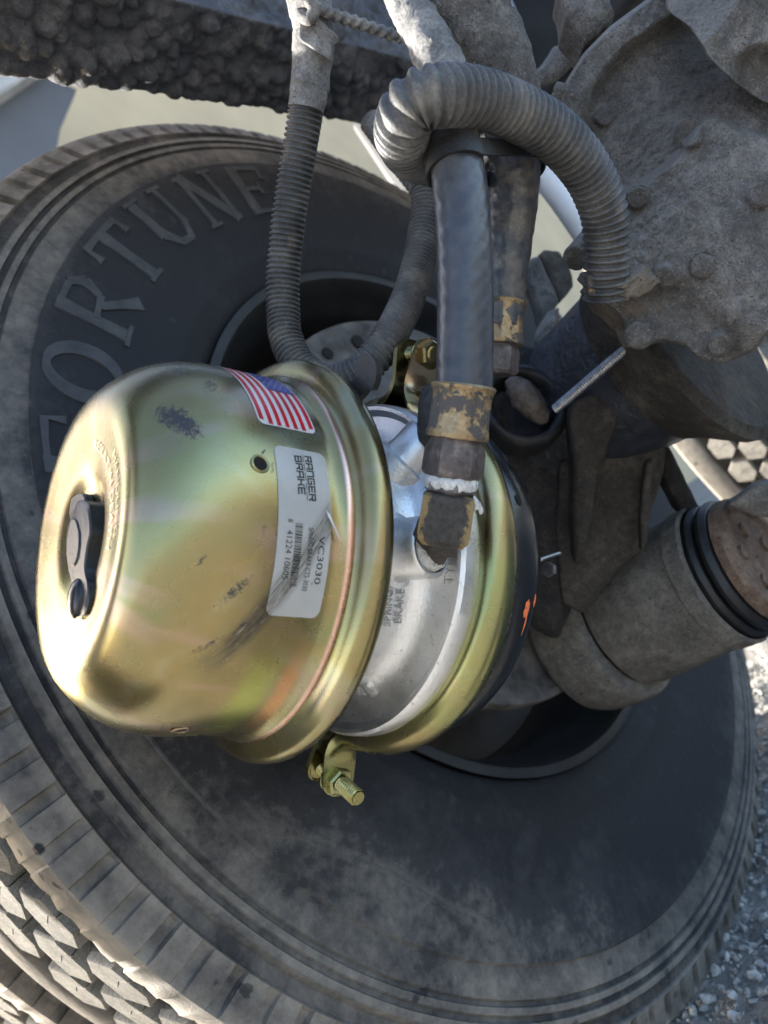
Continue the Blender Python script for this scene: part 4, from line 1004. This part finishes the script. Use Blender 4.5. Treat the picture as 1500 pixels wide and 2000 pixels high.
# grimy castings at upper right
cg = thing('gear_casting', 'big grimy grey casting with bolt heads at upper right', 'casting', W(1320, 700, .6))
def casting(name, outline, thick, dome, mat, parent, **kw): vs, fs = lump(outline, thick, dome, **kw); return link(name, vs, fs, mat, parent, True)
def relief(name, outline, center, depth, thick, mat, parent, res=420, rings=150, amp=.0012, nsc=90, seed=0.0):
    """solid casting whose front follows depth(px, py); rim closed by side walls and a back"""
    P = np.array(outline + [outline[0]], float); L = np.concatenate([[0], np.cumsum(np.linalg.norm(np.diff(P, axis=0), axis=1))])
    u = np.linspace(0, L[-1], res, endpoint=False); Q = np.stack([np.interp(u, L, P[:, k]) for k in range(2)], 1)
    for _ in range(3): Q = .5 * Q + .25 * np.roll(Q, 1, 0) + .25 * np.roll(Q, -1, 0)
    c = np.array(center, float); V, Fc = [], []
    for k in range(rings):
        f = 1 - (k / rings) ** 1.1; q = c + (Q - c) * f; e = 1 - f
        d = depth(q[:, 0], q[:, 1]) + .010 * np.clip(1 - k / 5, 0, 1) ** 2
        for i in range(res):
            v = W(q[i, 0], q[i, 1], d[i]); V.append(v + unit(CAM - v) * (amp * fbm(v, nsc, 4, seed) + .0007 * fbm(v, 330, 2, 4.)))
    V.append(W(c[0], c[1], float(depth(np.array([c[0]]), np.array([c[1]]))[0])))
    for k in range(rings - 1):
        for i in range(res): j = (i + 1) % res; Fc.append((k * res + i, k * res + j, (k + 1) * res + j, (k + 1) * res + i))
    for i in range(res): Fc.append(((rings - 1) * res + i, (rings - 1) * res + (i + 1) % res, rings * res))
    b = len(V); q = c + (Q - c) * .97; d0 = depth(Q[:, 0], Q[:, 1])
    for i in range(res): V.append(W(q[i, 0], q[i, 1], d0[i] + thick))
    V.append(W(c[0], c[1], float(d0.mean()) + thick))
    for i in range(res): j = (i + 1) % res; Fc += [(j, i, b + i, b + j), (b + j, b + i, b + res)]
    return link(name, V, Fc, mat, parent, True)
def sst(x, a, b): t = np.clip((x - a) / (b - a), 0, 1); return t * t * (3 - 2 * t)
def pdist(x, y, pl):
    """distance to a polyline and signed side (positive to the right of travel, y down)"""
    best = np.full(x.shape, 1e9); side = np.zeros(x.shape)
    for (x0, y0), (x1, y1) in zip(pl[:-1], pl[1:]):
        dx, dy = x1 - x0, y1 - y0; t = np.clip(((x - x0) * dx + (y - y0) * dy) / (dx * dx + dy * dy), 0, 1)
        d = np.hypot(x - x0 - t * dx, y - y0 - t * dy); sg = np.sign(dx * (y - y0) - dy * (x - x0)); m = d < best - 1e-9
        best = np.where(m, d, best); side = np.where(m, sg, side)
    return best, side
ARC = [(1060, 300), (1080, 250), (1092, 210), (1106, 158), (1140, 103), (1190, 52), (1250, 8), (1300, -20), (1340, -60)]
SPLIT = [(1180, 380), (1238, 362), (1268, 340), (1300, 318), (1330, 290), (1345, 262), (1370, 228), (1405, 222), (1450, 250), (1500, 262), (1600, 290)]
WARM = [(1120, 520), (1200, 560), (1290, 520), (1360, 560), (1420, 640), (1600, 660)]
def casting_depth(x, y):
    ea, _ = pdist(x, y, ARC); d = .500 + 0 * x
    d = d + .016 * sst(ea, 42, 75) - .030 * sst(ea, 85, 330)                       # thick rim, fillet, then the web climbs towards the cover
    d = d + .006 * sst(-(y - 60) + (x - 1190) * .2, -40, 60) * sst(ea, 60, 110)
    es, sd = pdist(x, y, SPLIT); e = es * sd
    d = d - .011 * sst(e, -3, 13)                                                   # cover plate stands proud along its joint
    d = d - .010 * np.exp(-((x - 1420) / 150) ** 2 - ((y - 470) / 150) ** 2)
    d = d + .004 * np.exp(-(((x - y * .35) - 1180) / 26) ** 2) * sst(y, 300, 380)
    ew, sw = pdist(x, y, WARM); w = ew * sw
    d = d + .014 * sst(w, -20, 60)                                                  # lower skirt steps back
    for (bx, by, br, bh) in ((1345, 262, 34, .006), (1246, 386, 22, .006), (1372, 520, 20, .005), (1484, 382, 26, .006), (1248, 655, 26, .008), (1405, 672, 30, .007), (1300, 540, 30, .006), (1180, 225, 26, .004)):
        d = d - bh * sst(np.hypot(x - bx, y - by), br, br * .62)
    return d
relief('housing', [(1090, 216), (1096, 180), (1107, 155), (1140, 103), (1190, 52), (1250, 8), (1300, -30), (1580, -30), (1580, 640), (1500, 652), (1478, 682), (1440, 702), (1400, 712), (1362, 700), (1335, 674), (1290, 668), (1246, 680), (1224, 664), (1218, 628), (1190, 600), (1156, 582), (1150, 560), (1190, 520), (1222, 470), (1226, 420), (1210, 360), (1176, 312), (1130, 268), (1102, 245)], (1345, 360), casting_depth, .05, 'casting_dirt', cg, amp=.0016, nsc=70, seed=2.)
def block_depth(x, y):
    r1, s1 = pdist(x, y, [(1340, 150), (1374, 92), (1446, 2), (1500, -70)]); r2, s2 = pdist(x, y, [(1374, 92), (1440, 160), (1520, 250)])
    d = .449 + .00022 * np.clip(r1, 0, 200) * (s1 < 0) + .00010 * np.clip(r1, 0, 200) * (s1 > 0)
    return d + .012 * sst(np.hypot(x - 1490, y - 150), 70, 40)
relief('end_block', [(1300, -40), (1300, 20), (1345, 52), (1372, 92), (1380, 112), (1412, 142), (1440, 168), (1480, 196), (1580, 240), (1580, -40)], (1440, 70), block_depth, .03, 'casting_dirt', cg, 260, 70, .0008, 90, 6.)
casting('lower_web', [(1150, 548, .492), (1230, 500, .490), (1300, 520, .488), (1330, 600, .490), (1290, 660, .492), (1240, 668, .492), (1225, 628, .492), (1180, 592, .492)], .03, .004, 'casting_warm', cg, amp=.0020, nsc=60, rings=40, res=180, seed=8.)
casting('conduit_seat', [(1140, 560, .476), (1152, 545, .474), (1200, 560, .466), (1226, 545, .466), (1262, 520, .468), (1290, 545, .472), (1250, 580, .474), (1190, 592, .475), (1155, 582, .476)], .02, .006, 'casting_warm', cg, amp=.0026, nsc=110, rings=24, res=130, seed=12.)
casting('side_arm', [(1090, -40, .535), (1100, 10, .533), (1105, 40, .532), (1122, 58, .531), (1140, 92, .53), (1165, 70, .53), (1200, 35, .53), (1190, 0, .53), (1180, -40, .532)], .03, .010, 'casting_dirt', cg, amp=.0020, nsc=70, rings=30, res=130, seed=22.)
for (px_, py_, r_, h_, m_) in ((1246, 386, .0068, .006, 'casting_dirt'), (1372, 520, .0066, .003, 'casting_dirt'), (1484, 382, .0070, .003, 'casting_dirt'), (1248, 655, .0080, .005, 'casting_dirt'), (1345, 262, .0080, .002, 'casting_dirt')):
    d_ = float(casting_depth(np.array([px_ * 1.0]), np.array([py_ * 1.0]))[0]); p = W(px_, py_, d_ + .002); ax = unit(CAM - p + .12 * XH)
    vs, fs = hexlathe([(-.004, r_ * 1.1, .9), (.0005, r_ * 1.1, .9), (.001, r_, .1), (h_ * .75, r_, .15), (h_, r_ * .82, .5)], p, ax, perp(ax)[0], px_ * .1); vs = [v + .0006 * fbm(v, 260, 3) * ax for v in vs]; link('bolt_head', vs, fs, m_, cg, True, 40)
p = W(1099, 186, .506); ax = unit(CAM - p - .6 * XH); vs, fs = hexlathe([(-.006, .0066, .2), (.004, .0066, .2), (.006, .005, .6)], p, ax, perp(ax)[0]); link('bolt_head', vs, fs, 'casting_dirt', cg, True, 40)
# bolt poking out beside the conduit, brass nipple under it
p = W(1122, 505, .500); ax = unit(W(1160, 470, .52) - p); vs, fs, _ = lathe([(0, .0005), (0, .0072), (.0012, .0085), (.010, .0088), (.035, .0105), (.06, .011)], p, ax, perp(ax)[0], 36, mod=lambda j, i, s, r: (s, r * (1 + .06 * nz((i * .3, j, 3), 1.0)))); link('stud', vs, fs, 'casting_dirt', cg, True, 50)
p = W(1154, 553, .468); ax = unit(np.array(W(1152, 540, .466)) - p); vs, fs, _ = lathe([(-.006, .0028), (.0, .0030), (.002, .0024), (.005, .0024), (.0055, .0005)], p, ax, perp(ax)[0], 20); o = link('grease_nipple', vs, fs, 'worn_brass', cg, True, 40); o['label'] = 'small brass grease nipple'

# suspension bushing with its end plate, axis along the axle
bc = W(1322, 1160, .735)
bu = thing('suspension_bushing', 'dusty round suspension bushing with black rubber rings at right', 'bushing', bc)
def ringpart(name, prof, mat, seed=0.0, org=bc, par=bu, n=110):
    vs, fs, _ = lathe(prof, org, YH, XH, n, mod=lambda j, i, s, r: (s, r + .0007 * nz((math.cos(i * 2 * math.pi / n) * 3, math.sin(i * 2 * math.pi / n) * 3, j * .7 + seed), 1.3))); return link(name, vs, fs, mat, par, True, 35)
ringpart('eye_flange', [(-.128, .001), (-.128, .066), (-.123, .0765), (-.112, .0800), (-.072, .0805), (-.066, .0780), (-.064, .066)], 'bush_dirt', 1.)
ringpart('eye_barrel', [(-.066, .060), (-.060, .0680), (-.052, .0700), (.020, .0665), (.034, .0655), (.036, .0680), (.052, .0680), (.055, .0655)], 'bush_dirt', 2.)
ringpart('rubber_ring', [(.053, .058), (.055, .0635), (.059, .0645), (.063, .0620), (.064, .057)], 'black_rubber', 3.)
ringpart('rubber_ring', [(.065, .057), (.067, .0620), (.071, .0630), (.076, .0600), (.077, .055)], 'black_rubber', 4.)
ringpart('end_plate', [(.076, .050), (.0785, .0585), (.086, .0575), (.090, .0540), (.0905, .0470), (.086, .0430), (.085, .001)], 'rust_dirt', 5.)
for a in range(5):
    t = a * 2 * math.pi / 5 + .5; p = bc + YH * .0856 + .026 * (math.cos(t) * XH + math.sin(t) * np.array([0, 0, 1.])); vs, fs, _ = lathe([(0, .007), (.003, .0066), (.0035, .0005)], p, YH, XH, 18); link('plate_bolt', vs, fs, 'rust_dirt', bu, True, 40)
casting('eye_arm', [(1420, 985, .66), (1470, 950, .65), (1560, 920, .64), (1570, 1010, .64), (1500, 1012, .65), (1460, 1003, .655)], .02, .006, 'bush_dirt', bu, amp=.001, rings=20, res=80, seed=40.)

# brake spider, bracket webs and arm between axle and bushing
br = thing('brake_bracket', 'dark dirt caked bracket between chamber and bushing', 'bracket', W(1100, 1180, .7))
casting('spider', [(930, 690, .70), (990, 660, .695), (1060, 690, .69), (1110, 760, .69), (1130, 850, .69), (1150, 960, .69), (1145, 1080, .70), (1120, 1180, .71), (1090, 1250, .715), (1040, 1230, .72), (1000, 1100, .72), (960, 950, .71), (930, 800, .705)], .05, .025, 'dark_dirt', br, amp=.004, nsc=30, rings=36, res=140, seed=31.)
casting('web_plate', [(1095, 900, .665), (1150, 880, .66), (1300, 868, .655), (1300, 900, .66), (1270, 1010, .675), (1250, 1075, .68), (1200, 1120, .685), (1140, 1200, .69), (1100, 1180, .69), (1085, 1040, .68)], .012, .004, 'brown_dirt', br, amp=.002, nsc=40, rings=30, res=130, seed=33., pw=6.)
casting('web_edge', [(1262, 905, .640), (1276, 895, .638), (1270, 960, .645), (1264, 1060, .655), (1252, 1080, .657), (1250, 1020, .652), (1254, 960, .646)], .01, .003, 'brown_dirt', br, amp=.0008, rings=10, res=80, seed=34.)
casting('gusset', [(1280, 880, .70), (1305, 868, .70), (1350, 960, .71), (1372, 1005, .712), (1362, 1025, .713), (1330, 1000, .712), (1290, 920, .705)], .02, .004, 'dark_dirt', br, amp=.001, rings=14, res=80, seed=35.)
casting('clevis_arm', [(1118, 790, .620), (1150, 772, .617), (1180, 765, .615), (1205, 785, .615), (1208, 815, .617), (1190, 860, .622), (1170, 920, .63), (1155, 1010, .64), (1140, 1100, .65), (1122, 1105, .65), (1118, 1000, .64), (1120, 920, .632), (1112, 850, .625), (1110, 815, .622)], .022, .008, 'brown_dirt', br, amp=.0018, nsc=60, rings=24, res=130, seed=36.)
# cam tube seal: black ring round a dusty knob
p = W(1022, 792, .640); ax = unit(unit(CAM - p) * .75 + np.array([-.1, .55, .25]))
cs = thing('camshaft_seal', 'black rubber ring round a dusty knob right of the brass collar', 'seal', p)
vs, fs, _ = lathe([(-.02, .038), (-.002, .0385), (.004, .0365), (.006, .0325), (.004, .0290), (-.004, .0275), (-.02, .026)], p, ax, perp(ax)[0], 90, mod=lambda j, i, s, r: (s + .002 * nz((i * .12, j * .3, 3), 1.0), r * (1 + .05 * nz((i * .15, j * .4, 1), 1.0)))); link('rubber_ring', vs, fs, 'black_rubber', cs, True)
casting('knob', [(988, 742, .640), (1010, 735, .637), (1035, 748, .634), (1056, 775, .634), (1072, 806, .636), (1070, 826, .638), (1050, 828, .640), (1025, 812, .641), (1002, 790, .642), (988, 765, .642)], .03, .016, 'casting_warm', cs, amp=.003, nsc=70, rings=24, res=100, seed=45.)
# bright adjuster rod
rp = [W(1085, 799, .618), W(1250, 658, .558)]; n = 200; q = [rp[0] + (rp[1] - rp[0]) * i / n for i in range(n + 1)]
vs, fs = tube(q, .0040, 14, True, lambda i, a, L: .0004 * math.sin(2 * math.pi * L / .0022)); tag(link('steel_rod', vs, fs, 'steel', None, True), 'bright threaded steel rod across the blue black axle tube', 'rod')
# cotter pin and nut at the black housing
cp_ = thing('cotter_pin', 'small steel pin and nut at the tip of the black housing', 'pin', W(1072, 1110, .52))
q = [W(1055, 1093, .50), W(1075, 1086, .505), W(1094, 1080, .51)]; vs, fs = tube(np.array(spline(q, 12)[0]), .0013, 8); link('pin_leg', vs, fs, 'steel', cp_, True)
p = W(1068, 1112, .500); vs, fs = hexbolt(p, unit(W(1090, 1112, .515) - p), .0050, .006); link('nut', vs, fs, 'steel', cp_, True, 30)
# background bracket, stub and pale rod seen between hoses and casting
bk = thing('spring_bracket', 'blurred grey bracket between the hoses and the casting', 'bracket', W(1060, 640, .83))
casting('bracket_face', [(1020, 530, .83), (1035, 505, .83), (1052, 500, .83), (1092, 590, .83), (1075, 620, .83), (1058, 648, .83), (1048, 600, .83)], .02, .006, 'casting_dirt', bk, amp=.001, rings=14, res=80, seed=50., pw=6.)
casting('bracket_side', [(1052, 498, .835), (1062, 488, .84), (1092, 490, .845), (1115, 530, .845), (1120, 560, .84), (1093, 592, .832)], .02, .003, 'brown_dirt', bk, amp=.001, rings=14, res=80, seed=51., pw=6.)
casting('bracket_foot', [(1044, 650, .82), (1070, 610, .82), (1092, 600, .82), (1080, 640, .815), (1060, 675, .81), (1042, 668, .815)], .02, .004, 'casting_dirt', bk, amp=.001, rings=12, res=70, seed=52.)
q, u = spline([W(1035, 315, .93), W(1090, 385, .93), (W(1150, 470, .93)), W(1220, 560, .93)], 30); vs, fs = tube(q, .0135, 20); tag(link('pale_rod', vs, fs, 'pale_paint', None, True), 'pale slanting rod behind the corrugated conduit', 'rod')
q, u = spline([W(1170, 260, .60), W(1195, 300, .60), W(1222, 352, .60), W(1250, 400, .60)], 20); vs, fs = tube(q, .0060, 14); tag(link('pale_rod', vs, fs, 'pale_paint', None, True), 'thin pale rod between thick conduit and casting flange', 'rod')
q, u = spline([W(1030, 160, .70), W(1062, 150, .70), W(1085, 128, .70), W(1098, 112, .70)], 24); vs, fs = tube(q, np.interp(np.linspace(0, 1, 24), [0, .4, 1], [.006, .009, .012]), 18); tag(link('bolt_stub', vs, fs, 'casting_dirt', None, True), 'blurred grey stub in the dark gap left of the casting', 'bolt')
q, u = spline([W(725, 235, .76), W(765, 290, .75), W(800, 335, .74), W(850, 400, .73)], 120); vs, fs = tube(q, .0120, 20, True, lambda i, a, L: .0011 * math.sin(2 * math.pi * L / .006)); t = thing('corrugated_conduit', 'short blurred conduit behind the loop at its left', 'conduit', q[-1], 'corrugated conduits'); link('corrugated_sleeve', vs, fs, 'dusty_loom_light', t, True)
